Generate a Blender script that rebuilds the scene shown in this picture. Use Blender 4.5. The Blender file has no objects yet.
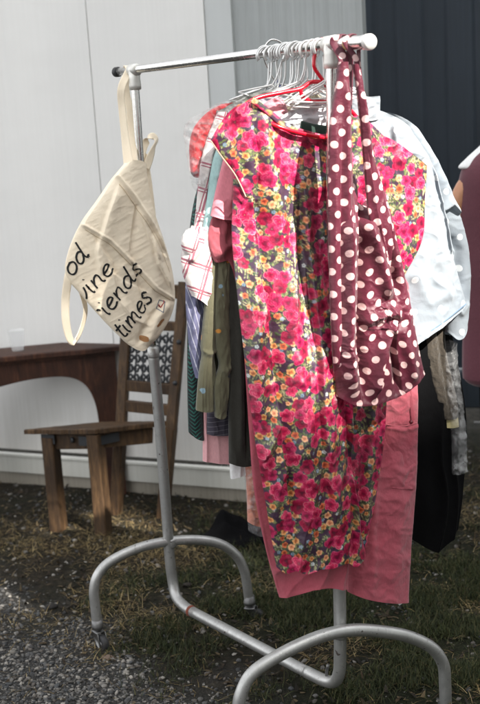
import bpy, math, random
import numpy as np
from mathutils import Vector, Matrix
rng = np.random.default_rng(7); random.seed(7)
S = bpy.context.scene
COL = S.collection
# ------------------------------------------------------------------ camera
FPX, PITCH, ROLL, HC = 1150.0, 0.2041, -0.060, 1.60
_f = np.array([0, math.cos(PITCH), -math.sin(PITCH)]); _u = np.array([0, math.sin(PITCH), math.cos(PITCH)]); _x = np.array([1., 0, 0])
_c, _s = math.cos(ROLL), math.sin(ROLL)
CX, CU, CF = _c*_x + _s*_u, -_s*_x + _c*_u, _f
CAM = np.array([0, 0, HC])
cd = bpy.data.cameras.new('camera'); cam = bpy.data.objects.new('camera', cd); COL.objects.link(cam)
cd.sensor_fit = 'VERTICAL'; cd.sensor_height = 36; cd.lens = FPX/704*36; cd.clip_end = 500; cd.clip_start = .05
cam.matrix_world = Matrix(((CX[0], CU[0], -CF[0], 0), (CX[1], CU[1], -CF[1], 0), (CX[2], CU[2], -CF[2], HC), (0, 0, 0, 1)))
cd.dof.use_dof = True; cd.dof.focus_distance = 3.05; cd.dof.aperture_fstop = 4.0
S.camera = cam
# ------------------------------------------------------------------ sky, sun, exposure
SUN_EL = math.radians(42); SUN_AZ = math.atan2(.60, -.80)       # azimuth from +Y towards +X
w = bpy.data.worlds.new('World'); S.world = w; w.use_nodes = True
nt = w.node_tree; nt.nodes.clear()
sky = nt.nodes.new('ShaderNodeTexSky'); sky.sky_type = 'NISHITA'; sky.sun_disc = False
sky.sun_elevation = SUN_EL; sky.sun_rotation = SUN_AZ; sky.air_density = 1.0; sky.dust_density = 2.0; sky.ozone_density = .6
bg = nt.nodes.new('ShaderNodeBackground'); bg.inputs[1].default_value = .13
wo = nt.nodes.new('ShaderNodeOutputWorld'); hz = nt.nodes.new('ShaderNodeMix'); hz.data_type = 'RGBA'; hs = nt.nodes.new('ShaderNodeHueSaturation'); hs.inputs['Saturation'].default_value = .08   # thin high haze whitens the sky
nt.links.new(sky.outputs[0], hs.inputs['Color']); nt.nodes.remove(hz); nt.links.new(hs.outputs[0], bg.inputs[0]); nt.links.new(bg.outputs[0], wo.inputs[0])
sd = bpy.data.lights.new('sun', 'SUN'); sd.energy = 3.9; sd.angle = math.radians(.6); sd.color = (1, .94, .86)
sun = bpy.data.objects.new('sun', sd); COL.objects.link(sun)
SDIR = Vector((math.sin(SUN_AZ)*math.cos(SUN_EL), math.cos(SUN_AZ)*math.cos(SUN_EL), math.sin(SUN_EL)))
sun.rotation_euler = SDIR.to_track_quat('Z', 'Y').to_euler(); sun.location = (6, -4, 6)
S.view_settings.view_transform = 'Standard'; S.view_settings.look = 'None'; S.view_settings.gamma = 1
S.view_settings.use_curve_mapping = False; S.view_settings.exposure = 2.15

# ------------------------------------------------------------------ geometry helpers
def ray(px, py):
    px = np.asarray(px, float); py = np.asarray(py, float)
    return CF + CX*((px-240)/FPX)[..., None] - CU*((py-352)/FPX)[..., None]
def on_z(px, py, z):
    d = ray(px, py); return CAM + d*((z-HC)/d[..., 2])[..., None]
def on_y(px, py, y):
    d = ray(px, py); return CAM + d*(y/d[..., 1])[..., None]
def on_plane(px, py, p0, phi):
    n = np.array([math.sin(phi), -math.cos(phi), 0.]); d = ray(px, py)
    k = ((np.asarray(p0)-CAM) @ n if np.ndim(p0) == 1 else ((p0-CAM)*n).sum(-1))/(d @ n)
    return CAM + d*k[..., None]
RN, RF = on_z(341, 688, .11), on_z(172, 598, .11)
RB = RF-RN; RW = float(np.linalg.norm(RB)); RB = RB/RW
def bar_at(t):
    t = np.asarray(t, float); return RN + RB*t[..., None]
PHI = math.radians(20)
def P(px, py, t, phi=PHI):
    px, py, t = np.broadcast_arrays(np.asarray(px, float), np.asarray(py, float), np.asarray(t, float))
    return on_plane(px, py, bar_at(t), phi)

def mesh(name, V, F, mat=None, parent=None, smooth=True, uv=None, col=None, loc=None):
    """V (n,3) world coordinates, F list or array of faces -> ONE linked mesh object"""
    V = np.asarray(V, float).reshape(-1, 3)
    if parent is not None: base = np.array(parent['_w'])
    elif loc is not None: base = np.asarray(loc, float)
    else: base = np.array([V[:, 0].mean(), V[:, 1].mean(), V[:, 2].min()])
    me = bpy.data.meshes.new(name)
    if isinstance(F, np.ndarray):
        n = F.shape[1]
        me.vertices.add(len(V)); me.vertices.foreach_set('co', (V-base).ravel().astype(np.float32))
        me.loops.add(F.size); me.loops.foreach_set('vertex_index', F.ravel().astype(np.int32))
        me.polygons.add(len(F)); me.polygons.foreach_set('loop_start', np.arange(0, F.size, n, dtype=np.int32))
        me.polygons.foreach_set('loop_total', np.full(len(F), n, dtype=np.int32)); me.update(calc_edges=True)
    else:
        me.from_pydata((V-base).tolist(), [], [list(map(int, f)) for f in F])
    if smooth: me.polygons.foreach_set('use_smooth', np.ones(len(me.polygons), bool))
    if uv is not None:
        l = me.uv_layers.new(name='UVMap'); idx = np.empty(len(me.loops), np.int32); me.loops.foreach_get('vertex_index', idx)
        l.data.foreach_set('uv', np.asarray(uv, np.float32)[idx].ravel())
    if col is not None:
        a = me.color_attributes.new('pattern', 'FLOAT_COLOR', 'POINT')
        c = np.ones((len(V), 4), np.float32); c[:, :3] = col; a.data.foreach_set('color', c.ravel())
    me.validate()
    o = bpy.data.objects.new(name, me); COL.objects.link(o)
    o['_w'] = [float(v) for v in base]
    if mat: me.materials.append(mat)
    if parent is not None: o.parent = parent; o.location = (0, 0, 0)
    else: o.location = base
    return o
def tag(o, label=None, cat=None, group=None, kind=None):
    if label: o['label'] = label
    if cat: o['category'] = cat
    if group: o['group'] = group
    if kind: o['kind'] = kind
    return o
def thing(name, loc, label, cat, group=None):
    o = bpy.data.objects.new(name, None); COL.objects.link(o); o.location = [float(v) for v in loc]; o.empty_display_size = .05
    o['_w'] = [float(v) for v in loc]; return tag(o, label, cat, group)

def catmull(P_, n):
    """(k,d) control points -> (n,d) smooth samples"""
    P_ = np.asarray(P_, float); k = len(P_)
    if k == 2: s = np.linspace(0, 1, n)[:, None]; return P_[0]*(1-s)+P_[1]*s
    s = np.linspace(0, k-1-1e-9, n); i = s.astype(int); f = (s-i)[:, None]
    Q = np.vstack([2*P_[0]-P_[1], P_, 2*P_[-1]-P_[-2]])
    a, b, c, d = Q[i], Q[i+1], Q[i+2], Q[i+3]
    return .5*((2*b)+(-a+c)*f+(2*a-5*b+4*c-d)*f*f+(-a+3*b-3*c+d)*f**3)
def surf(net, nu, nv):
    """control net rows x cols x 3 -> (nv,nu,3)"""
    rows = [catmull(r, nu) for r in net]
    A = np.stack(rows); k = A.shape[0]
    return catmull(A.reshape(k, -1), nv).reshape(nv, nu, -1)
def gridfaces(nv, nu, off=0):
    i = np.arange(nv-1)[:, None]*nu + np.arange(nu-1)[None, :]; i = i.ravel()+off
    return np.stack([i, i+nu, i+nu+1, i+1], 1)
def vnoise(x, y, seed=0):
    x = np.asarray(x, float); y = np.asarray(y, float)
    xi = np.floor(x).astype(np.int64); yi = np.floor(y).astype(np.int64); fx = x-xi; fy = y-yi
    fx = fx*fx*fx*(fx*(fx*6-15)+10); fy = fy*fy*fy*(fy*(fy*6-15)+10)
    def h(a, b):
        v = (a*374761393 + b*668265263 + seed*1442695041) & 0xffffffff
        v = ((v ^ (v >> 13))*1274126177) & 0xffffffff; v = v ^ (v >> 16); return (v & 0xffff)/65535.
    return ((h(xi, yi)*(1-fx)+h(xi+1, yi)*fx)*(1-fy)+(h(xi, yi+1)*(1-fx)+h(xi+1, yi+1)*fx)*fy)*2-1
def fbm(x, y, o=4, seed=0):
    r = 0; a = 1; t = 0
    for k in range(o): r = r+a*vnoise(x*2**k+17*k, y*2**k, seed+k); t += a; a *= .5
    return r/t
def polydist(X, Y, pts):
    """distance and signed side and parameter to a polyline in pixel space"""
    best = np.full(X.shape, 1e9); side = np.zeros(X.shape); par = np.zeros(X.shape); n = len(pts)-1
    for i in range(n):
        (x0, y0), (x1, y1) = pts[i], pts[i+1]; dx, dy = x1-x0, y1-y0; L = dx*dx+dy*dy
        s = np.clip(((X-x0)*dx+(Y-y0)*dy)/L, 0, 1); d = np.hypot(X-x0-s*dx, Y-y0-s*dy)
        m = d < best; best = np.where(m, d, best); side = np.where(m, np.sign((X-x0)*dy-(Y-y0)*dx), side); par = np.where(m, (i+s)/n, par)
    return best, side, par
def ridge(pts, w, amp, w2=None, fade=.15):
    def f(X, Y):
        d, s, p = polydist(X, Y, pts); ww = w+((w2 or w)-w)*p
        e = np.clip(p/fade, 0, 1)*np.clip((1-p)/fade, 0, 1) if fade else 1
        return amp*e*np.exp(-(d/ww)**2)
    return f
def crease(pts, w, amp, fade=.15):
    """sharp one sided fold: cloth rolls over and drops behind the line"""
    def f(X, Y):
        d, s, p = polydist(X, Y, pts); e = np.clip(p/fade, 0, 1)*np.clip((1-p)/fade, 0, 1)
        return amp*e*np.where(s > 0, np.exp(-(d/w)**2), np.exp(-(d/(w*.22))**2))
    return f
def drape(amp, freq, lean, seed, y0, y1, warp=.35):
    """long hanging folds, soft crests and tight valleys, growing from y0 to y1"""
    def f(X, Y):
        k = X*freq - Y*freq*lean + 1.3*warp*vnoise(X*freq*.6, Y*.008, seed)*2 + .5*vnoise(X*.01, Y*.02, seed+5)
        g = np.clip((Y-y0)/(y1-y0), 0, 1); a = .55+.45*vnoise(X*.03, Y*.007, seed+9)
        return amp*g*a*(1-2*np.abs(np.sin(k*math.pi))**.8)
    return f
def wrinkle(amp, sx, sy, seed, ang=0., sharp=True):
    def f(X, Y):
        c, s = math.cos(ang), math.sin(ang); a = X*c+Y*s; b = -X*s+Y*c
        a = a+8*vnoise(X*.03, Y*.03, seed+3); n = fbm(a/sx, b/sy, 3, seed)
        return amp*((1-2*np.abs(n)**.7) if sharp else n)
    return f
def cloth(name, net, t, mat, parent=None, disp=(), nu=60, nv=90, thick=.02, phi=PHI, back=True, painter=None, hem=.0, arc=.3):
    """a garment panel from a net of sight points laid on its own hanging plane at rail position t, with real folds and a back sheet"""
    K = max(len(r) for r in net)
    N3 = np.array([[(p[0], p[1], p[2] if len(p) > 2 else 0.) for p in (r if len(r) == K else catmull([(q+(0.,))[:3] for q in r], K))] for r in net])
    A = surf(N3, nu, nv); X, Y, T = A[..., 0], A[..., 1], A[..., 2]
    V = P(X, Y, t+T, phi); V0 = P(X, Y, t, phi)
    n = np.array([math.sin(phi), -math.cos(phi), 0.]); a = np.array([math.cos(phi), math.sin(phi), 0.])
    u = np.linspace(0, 1, nu)[None, :]; v = np.linspace(0, 1, nv)[:, None]
    D = sum((f(X, Y) for f in disp), np.zeros_like(X)) + 0*u
    lens = thick*np.sqrt(np.clip(1-(2*u-1)**2, 0, 1)); D = D*np.clip(np.minimum(u, 1-u)/.04, .15, 1)
    if hem: D = D + hem*(np.exp(-((1-v)/.012)**2))
    V1 = V + n*(D+lens)[..., None]
    du = V1 @ a; lu = V @ n
    arc_ = arc; seg = np.linalg.norm(np.diff(V1, axis=1), axis=2); arc = np.concatenate([np.zeros((nv, 1)), np.cumsum(seg, 1)], 1)
    mid = arc[:, nu//2:nu//2+1]; U = arc-mid + (V[:, nu//2] @ a)[:, None]
    vs = np.linalg.norm(np.diff(V1, axis=0), axis=2); va = np.concatenate([np.zeros((1, nu)), np.cumsum(vs, 0)], 0); ks = max(1, nu//24); ker = np.ones(2*ks+1)/(2*ks+1)
    vp = np.pad(va, ((0, 0), (ks, ks)), 'edge'); va = np.stack([np.convolve(r_, ker, 'valid') for r_ in vp]); ZV = (V1[:1, :, 2]-va*.93)*arc_+V0[..., 2]*(1-arc_); U = U*arc_+(V0 @ a + (du-V @ a))*(1-arc_)
    UV = np.stack([U, ZV], -1).reshape(-1, 2)
    VV = V1.reshape(-1, 3); F = gridfaces(nv, nu)
    if back:
        su, sv = max(1, nu//30), max(1, nv//30)
        iu = np.unique(np.r_[np.arange(0, nu, su), nu-1]); iv = np.unique(np.r_[np.arange(0, nv, sv), nv-1])
        B = (V - n*(lens*.8+.004-.3*np.clip(D, -.01, .01))[..., None])[np.ix_(iv, iu)]; B[:, 0] = V1[iv, 0]; B[:, -1] = V1[iv, -1]
        UVb = np.stack([U, ZV], -1)[np.ix_(iv, iu)].reshape(-1, 2)+.37
        F = np.vstack([F, gridfaces(len(iv), len(iu), len(VV))[:, ::-1]]); VV = np.vstack([VV, B.reshape(-1, 3)]); UV = np.vstack([UV, UVb])
    col = painter(UV) if painter else None
    o = mesh(name, VV, F, mat, parent, uv=UV, col=col)
    o_fn = (X, Y, V1, n)
    return o, o_fn
def tube(pts, r, seg=14, n=None, caps=True, smooth_path=True):
    pts = np.asarray(pts, float)
    if smooth_path: pts = catmull(pts, n or len(pts)*6)
    k = len(pts); r = np.interp(np.linspace(0, 1, k), np.linspace(0, 1, len(np.atleast_1d(r))), np.atleast_1d(r)) if np.ndim(r) else np.full(k, r)
    T = np.gradient(pts, axis=0); T /= np.linalg.norm(T, axis=1)[:, None]+1e-12
    up = np.array([0, 0, 1.]) if abs(T[0, 2]) < .9 else np.array([1., 0, 0]); N_ = np.cross(T[0], up); N_ /= np.linalg.norm(N_)
    V = []; th = np.linspace(0, 2*math.pi, seg, endpoint=False)
    for i in range(k):
        N_ = N_-T[i]*(N_ @ T[i]); N_ /= np.linalg.norm(N_); B = np.cross(T[i], N_)
        V.append(pts[i]+r[i]*(np.cos(th)[:, None]*N_+np.sin(th)[:, None]*B))
    V = np.vstack(V); F = []
    for i in range(k-1):
        for j in range(seg): F.append((i*seg+j, i*seg+(j+1) % seg, (i+1)*seg+(j+1) % seg, (i+1)*seg+j))
    if caps: F.append(tuple(range(seg))[::-1]); F.append(tuple((k-1)*seg+j for j in range(seg)))
    return V, F
def join(*parts):
    V = []; F = []; o = 0
    for v, f in parts: V.append(v); F += [tuple(int(i)+o for i in q) for q in f]; o += len(v)
    return np.vstack(V), F
def beam(p, q, wa, wb, side, bev=.0):
    """rectangular bar from p to q; wa wide along 'side', wb along the third axis"""
    p = np.asarray(p, float); q = np.asarray(q, float); d = q-p; d /= np.linalg.norm(d)
    s = np.asarray(side, float); s = s-d*(s @ d); s /= np.linalg.norm(s); u = np.cross(d, s)
    b = bev or min(wa, wb)*.08; A, Bq = wa/2, wb/2
    prof = [(A-b, -Bq), (A, -Bq+b), (A, Bq-b), (A-b, Bq), (-A+b, Bq), (-A, Bq-b), (-A, -Bq+b), (-A+b, -Bq)]
    V = np.array([e+s*x+u*y for e in (p, q) for x, y in prof]); n = 8
    F = [(i, (i+1) % n, n+(i+1) % n, n+i) for i in range(n)]+[tuple(range(n))[::-1], tuple(range(n, 2*n))]
    return V, F
def ribbon(pts, wid, side, thick=.0012, n=None, twist=None):
    """flat strap following pts; wid wide along 'side' vectors"""
    pts = catmull(np.asarray(pts, float), n or len(pts)*8); k = len(pts)
    W = np.interp(np.linspace(0, 1, k), np.linspace(0, 1, len(np.atleast_1d(wid))), np.atleast_1d(wid))
    sd_ = np.asarray(side, float); sd_ = catmull(sd_, k) if sd_.ndim == 2 else np.repeat(sd_[None], k, 0)
    T = np.gradient(pts, axis=0); T /= np.linalg.norm(T, axis=1)[:, None]+1e-12
    sd_ = sd_-T*(sd_*T).sum(1)[:, None]; sd_ /= np.linalg.norm(sd_, axis=1)[:, None]+1e-9; Nn = np.cross(T, sd_)
    m = 7; V = []
    s = np.linspace(-1, 1, m)
    for sg in (1, -1):
        for j in range(m):
            V.append(pts+sd_*(W*s[j]/2)[:, None]+Nn*(sg*thick+.06*W*(1-s[j]**2)*1.0)[:, None])
    V = np.stack(V, 1); R = 2*m; V = V.reshape(-1, 3); order = list(range(m))+list(range(2*m-1, m-1, -1)); F = []
    for i in range(k-1):
        for a_, b_ in zip(order, order[1:]+order[:1]): F.append((i*R+a_, i*R+b_, (i+1)*R+b_, (i+1)*R+a_))
    U = np.stack([np.tile(np.r_[s, s], k)*np.repeat(W, R)/2, np.repeat(np.r_[0, np.cumsum(np.linalg.norm(np.diff(pts, axis=0), axis=1))], R)], 1)
    return V, F, U
def lathe(c, prof, seg=20, ax=(0, 0, 1)):
    ax = np.asarray(ax, float)/np.linalg.norm(ax); a = np.cross(ax, [1, 0, 0] if abs(ax[0]) < .9 else [0, 1, 0]); a /= np.linalg.norm(a); b = np.cross(ax, a)
    th = np.linspace(0, 2*math.pi, seg, endpoint=False); V = []
    for r, h in prof: V.append(np.asarray(c)+ax*h+r*(np.cos(th)[:, None]*a+np.sin(th)[:, None]*b))
    V = np.vstack(V); F = [(i*seg+j, i*seg+(j+1) % seg, (i+1)*seg+(j+1) % seg, (i+1)*seg+j) for i in range(len(prof)-1) for j in range(seg)]
    F += [tuple(range(seg))[::-1], tuple((len(prof)-1)*seg+j for j in range(seg))]; return V, F

# ------------------------------------------------------------------ materials
class NB:
    def __init__(s, name):
        s.m = bpy.data.materials.new(name); s.m.use_nodes = True; s.t = s.m.node_tree; s.b = s.t.nodes['Principled BSDF']
    def n(s, typ, ins=None, **kw):
        x = s.t.nodes.new(typ)
        for k, v in kw.items(): setattr(x, k, v)
        for k, v in (ins or {}).items(): s.set(x.inputs[k], v)
        return x
    def set(s, sock, v):
        if hasattr(v, 'is_output') or isinstance(v, bpy.types.NodeSocket): s.t.links.new(v, sock)
        else:
            if hasattr(sock.default_value, '__len__') and not hasattr(v, '__len__'): v = [v]*len(sock.default_value)
            if hasattr(v, '__len__') and len(v) == 3 and len(sock.default_value) == 4: v = (*v, 1)
            sock.default_value = v
    def math(s, op, a, b=0., c=None):
        x = s.n('ShaderNodeMath', {0: a, 1: b}, operation=op)
        if c is not None: s.set(x.inputs[2], c)
        return x.outputs[0]
    def mix(s, f, a, b, bt='MIX'):
        x = s.n('ShaderNodeMix', data_type='RGBA', blend_type=bt); s.set(x.inputs[0], f); s.set(x.inputs[6], a); s.set(x.inputs[7], b); return x.outputs[2]
    def noise(s, scale, detail=4, rough=.55, vec=None, dist=0.):
        x = s.n('ShaderNodeTexNoise', {'Scale': scale, 'Detail': detail, 'Roughness': rough, 'Distortion': dist})
        if vec is not None: s.set(x.inputs['Vector'], vec)
        return x.outputs[0]
    def ramp(s, f, stops):
        x = s.n('ShaderNodeValToRGB', {0: f}); e = x.color_ramp.elements
        while len(e) < len(stops): e.new(.5)
        for el, (p, c) in zip(e, stops): el.position = p; el.color = (*c, 1) if len(c) == 3 else c
        return x.outputs[0]
    def uv(s): return s.n('ShaderNodeTexCoord').outputs['UV']
    def obj(s): return s.n('ShaderNodeTexCoord').outputs['Object']
    def scale(s, vec, sc, rot=(0, 0, 0)): return s.n('ShaderNodeMapping', {'Vector': vec, 'Scale': sc, 'Rotation': rot}).outputs[0]
    def bump(s, h, strength, dist, prev=None):
        x = s.n('ShaderNodeBump', {'Height': h, 'Strength': strength, 'Distance': dist})
        if prev is not None: s.set(x.inputs['Normal'], prev)
        s.set(s.b.inputs['Normal'], x.outputs[0]); return x.outputs[0]
    def P(s, **kw):
        nm = {'color': 'Base Color', 'rough': 'Roughness', 'metal': 'Metallic', 'trans': 'Transmission Weight', 'alpha': 'Alpha', 'spec': 'Specular IOR Level', 'sheen': 'Sheen Weight', 'coat': 'Coat Weight', 'sss': 'Subsurface Weight', 'ior': 'IOR'}
        for k, v in kw.items(): s.set(s.b.inputs[nm[k]], v)
        return s.m
def rgb(r, g, b):
    f = lambda c: ((c/255+.055)/1.055)**2.4 if c > 10 else c/255/12.92
    return (f(r), f(g), f(b))
def weave(b, strength=.35, size=900., crumple=.5, cs=28.):
    uv = b.uv(); wv = b.n('ShaderNodeTexNoise', {'Vector': b.scale(uv, (1, 1, 1)), 'Scale': size, 'Detail': 2}).outputs[0]
    cr = b.noise(cs, 5, .6, uv, .4)
    n1 = b.bump(cr, crumple, .006); b.bump(wv, strength, .0008, n1); return cr
def fabric(name, c, rough=.85, var=.18, crumple=.5, cs=28., sheen=.25, spec=.3, c2=None):
    b = NB(name); cr = weave(b, crumple=crumple, cs=cs)
    n = b.noise(9, 5, .6, b.uv()); f = b.math('MULTIPLY_ADD', b.math('SUBTRACT', n, .5), var*2.5, 1.)
    fine = b.noise(420, 2, .5, b.scale(b.uv(), (1, .25, 1))); f = b.math('MULTIPLY', f, b.math('MULTIPLY_ADD', fine, .35, .82))
    base = b.mix(b.ramp(n, [(.35, (0, 0, 0)), (.7, (1, 1, 1))]), c, c2 or c)
    col = b.mix(1., base, b.n('ShaderNodeCombineColor', {0: f, 1: f, 2: f}).outputs[0], 'MULTIPLY')
    return b.P(color=col, rough=rough, sheen=sheen, spec=spec)
def metal(name, c, rough, var=.1, spots=None, metal_=1.):
    b = NB(name); co = b.obj(); n = b.noise(90, 6, .7, co); n2 = b.noise(22, 5, .65, co); sc_ = b.noise(30, 3, .6, b.scale(co, (6, 6, .6)))
    col = b.mix(b.ramp(n2, [(.35, (0, 0, 0)), (.75, (1, 1, 1))]), c, tuple(x*(1-var*4) for x in c))
    if spots: col = b.mix(b.ramp(n, [(.60, (0, 0, 0)), (.66, (1, 1, 1))]), col, spots); col = b.mix(b.ramp(b.noise(55, 2, .5, co), [(.70, (0, 0, 0)), (.73, (.8, .8, .8))]), col, (.07, .045, .035)); col = b.mix(b.ramp(sc_, [(.62, (0, 0, 0)), (.7, (.5, .5, .5))]), col, tuple(min(1, x*1.5) for x in c))
    r = b.math('ADD', b.math('MULTIPLY_ADD', n, .25, rough-.1), b.math('MULTIPLY', n2, .12)); b.bump(n, .25, .001)
    return b.P(color=col, rough=r, metal=metal_)
def wood(name, c1, c2, c3):
    b = NB(name); co = b.obj(); g = b.noise(7, 8, .7, b.scale(co, (9, 9, 1.2)), .8); k = b.noise(5, 4, .6, co)
    col = b.ramp(g, [(.30, c1), (.55, c2), (.74, c3)]); col = b.mix(b.ramp(k, [(.45, (0, 0, 0)), (.7, (.8, .8, .8))]), col, c1)
    b.bump(g, .6, .004); return b.P(color=col, rough=.62, spec=.35)
def plain(name, c, rough=.6, **kw):
    b = NB(name); n = b.noise(40, 5, .6, b.obj()); col = b.mix(b.math('MULTIPLY', n, .35), c, tuple(x*.6 for x in c)); b.bump(n, .1, .002)
    return b.P(color=col, rough=rough, **kw)
M = {}
M['galv'] = metal('galvanised_tube', (.46, .46, .45), .36, .06, (.30, .29, .28), .8)
M['chrome'] = metal('chrome_tube', (.80, .79, .77), .16, .03)
M['castiron'] = metal('cast_joint', (.74, .73, .69), .38, .04, None, .55)
M['rubber'] = plain('black_rubber', (.02, .02, .022), .6)
M['steel'] = metal('zinc_bracket', (.22, .22, .22), .4, .1, None, .9)
M['rust'] = plain('rust_weld', rgb(120, 62, 45), .9)
M['red'] = plain('red_plastic', rgb(205, 12, 40), .22, coat=.4)
M['wire'] = metal('white_wire', (.74, .74, .73), .3, .05, None, .6)
M['capwhite'] = metal('end_cap', (.7, .69, .67), .4, .03, None, .3)
M['bluedip'] = plain('blue_dip', rgb(60, 75, 150), .4)
M['iron'] = plain('black_iron', (.022, .024, .028), .55)
M['wood'] = wood('aged_wood', rgb(40, 29, 20), rgb(78, 58, 38), rgb(112, 86, 58))
M['tablewood'] = wood('dark_wood', rgb(34, 20, 15), rgb(68, 40, 28), rgb(104, 68, 46))
M['tee'] = fabric('white_cotton', (.75, .75, .75))

# ------------------------------------------------------------------ ground
G = lambda px, py: on_z(px, py, 0.)
def gh(x, y): return .012*fbm(x*1.7, y*1.7, 3, 3)+.006*fbm(x*9, y*9, 3, 8)
def gravel_w(x, y):
    a, b = G(0, 592)[:2], G(235, 700)[:2]; d = b-a; s = ((x-a[0])*d[1]-(y-a[1])*d[0])/np.linalg.norm(d)
    return np.clip(.5+(s+.17*fbm(x*4, y*4, 3, 21))*3.6, 0, 1)
def green_w(x, y):
    n = fbm(x*1.9+3, y*1.9, 3, 31); a = G(150, 600)
    return np.clip((x-a[0]-.10)*1.6+.35+n*1.1, 0, 1)*(1-gravel_w(x, y))*np.clip((4.75-y)/1.0, .05, 1)
def axis(lo, hi, flo, fhi, st):
    core = np.arange(flo, fhi, st); l = flo-np.geomspace(st*2, flo-lo, 22)[::-1]; r = fhi+np.geomspace(st*2, hi-fhi, 22)
    return np.r_[l, core, r]
xs, ys = axis(-70, 70, -1.8, 1.8, .014), axis(-30, 110, 2.1, 5.6, .014)
GX, GY = np.meshgrid(xs, ys); near = np.clip(3-np.abs(GX)/1.0, 0, 1)
GV = np.stack([GX, GY, gh(GX, GY)*near], -1)
b = NB('soil'); co = b.obj(); n1 = b.noise(3.2, 6, .65, co); n2 = b.noise(34, 6, .7, co); n3 = b.noise(150, 3, .6, co)
c = b.ramp(n2, [(.3, rgb(24, 22, 18)), (.5, rgb(40, 36, 29)), (.72, rgb(66, 60, 47))]); c = b.mix(b.ramp(n1, [(.42, (0, 0, 0)), (.62, (.7, .7, .7))]), c, rgb(27, 30, 20))
att = b.n('ShaderNodeVertexColor', layer_name='pattern').outputs[0]; sp = b.n('ShaderNodeSeparateColor', {0: att})
gcol = b.ramp(n3, [(.35, rgb(38, 38, 38)), (.6, rgb(70, 69, 67)), (.75, rgb(104, 102, 98))]); c = b.mix(sp.outputs[0], c, gcol)
c = b.mix(b.math('MULTIPLY', sp.outputs[1], .75), c, b.ramp(n2, [(.3, rgb(18, 21, 13)), (.7, rgb(40, 45, 28))])); k1 = b.bump(n2, .9, .02); b.bump(n3, .6, .006, k1)
b.P(color=c, rough=.95, spec=.15); M['soil'] = b.m
gc = np.zeros((GX.size, 3)); gc[:, 0] = gravel_w(GX, GY).ravel(); gc[:, 1] = green_w(GX, GY).ravel()
tag(mesh('ground', GV.reshape(-1, 3), gridfaces(len(ys), len(xs)), M['soil'], col=gc, loc=(0, 0, 0)), 'dark trodden soil with grass, straw and gravel under the clothes rack', 'ground', kind='structure')

def scatter(n, wfun, x0=-1.7, x1=1.7, y0=2.1, y1=5.2):
    out = []
    while sum(len(o) for o in out) < n:
        x = rng.uniform(x0, x1, n*2); y = y0+(y1-y0)*rng.uniform(0, 1, n*2)**1.25
        k = (np.abs(x) < .30*y+.25) & (rng.uniform(0, 1, n*2) < wfun(x, y)); out.append(np.stack([x[k], y[k]], 1))
        if len(out) > 40: break
    return np.vstack(out)[:n]
def ico():
    p = (1+5**.5)/2; V = np.array([(-1, p, 0), (1, p, 0), (-1, -p, 0), (1, -p, 0), (0, -1, p), (0, 1, p), (0, -1, -p), (0, 1, -p), (p, 0, -1), (p, 0, 1), (-p, 0, -1), (-p, 0, 1)])/math.hypot(1, p)
    F = [(0, 11, 5), (0, 5, 1), (0, 1, 7), (0, 7, 10), (0, 10, 11), (1, 5, 9), (5, 11, 4), (11, 10, 2), (10, 7, 6), (7, 1, 8), (3, 9, 4), (3, 4, 2), (3, 2, 6), (3, 6, 8), (3, 8, 9), (4, 9, 5), (2, 4, 11), (6, 2, 10), (8, 6, 7), (9, 8, 1)]
    V = [tuple(v) for v in V]; cache = {}; G2 = []
    def md(a, b_):
        k = (min(a, b_), max(a, b_))
        if k not in cache: m = np.array(V[a])+np.array(V[b_]); V.append(tuple(m/np.linalg.norm(m))); cache[k] = len(V)-1
        return cache[k]
    for a, b_, c_ in F: x, y, z = md(a, b_), md(b_, c_), md(c_, a); G2 += [(a, x, z), (b_, y, x), (c_, z, y), (x, y, z)]
    return np.array(V), np.array(G2)
IV, IF = ico()
def stones(name, XY, r0, r1, cols, label, flat=.62):
    n = len(XY); k = len(IV); r = r0*(r1/r0)**rng.uniform(0, 1, n)**1.5
    sc = r[:, None]*np.stack([rng.uniform(.8, 1.35, n), rng.uniform(.7, 1.1, n), rng.uniform(flat-.15, flat+.2, n)], 1)
    V = IV[None]*(1+.28*rng.normal(0, 1, (n, k, 1))*.6)*sc[:, None, :]
    th = rng.uniform(0, 6.28, n); tl = rng.normal(0, .3, n); c_, s_ = np.cos(th)[:, None], np.sin(th)[:, None]
    z = V[..., 2]+V[..., 0]*tl[:, None]; x = V[..., 0]*c_-V[..., 1]*s_; y = V[..., 0]*s_+V[..., 1]*c_
    V = np.stack([x+XY[:, :1], y+XY[:, 1:], z+(gh(XY[:, 0], XY[:, 1])+r*.25)[:, None]], -1)
    F = (IF[None]+(np.arange(n)*k)[:, None, None]).reshape(-1, 3); cc = cols[rng.integers(0, len(cols), n)]*rng.uniform(.7, 1.25, (n, 1))
    return tag(mesh(name, V.reshape(-1, 3), F, M['stone'], smooth=False, col=np.repeat(cc, k, 0), loc=(0, 0, 0)), label, None, kind='stuff')
b = NB('stone'); n = b.noise(220, 4, .6, b.obj()); c = b.mix(1., b.n('ShaderNodeVertexColor', layer_name='pattern').outputs[0], b.ramp(n, [(.3, (.6, .6, .6)), (.7, (1.15, 1.15, 1.15))]), 'MULTIPLY'); b.bump(n, .3, .002)
b.P(color=c, rough=.85); M['stone'] = b.m
SC = .68*np.array([rgb(92, 92, 92), rgb(115, 113, 110), rgb(78, 80, 82), rgb(140, 136, 130), rgb(104, 98, 92), rgb(66, 66, 66), rgb(165, 160, 152)])
stones('gravel', scatter(24000, lambda x, y: gravel_w(x, y)**2, y1=3.9), .0022, .0082, SC, 'grey loose gravel in the near left corner')
stones('stray_pebbles', scatter(4200, lambda x, y: 1-gravel_w(x, y)*.7), .002, .009, SC, 'scattered pebbles between the grass')
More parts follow.
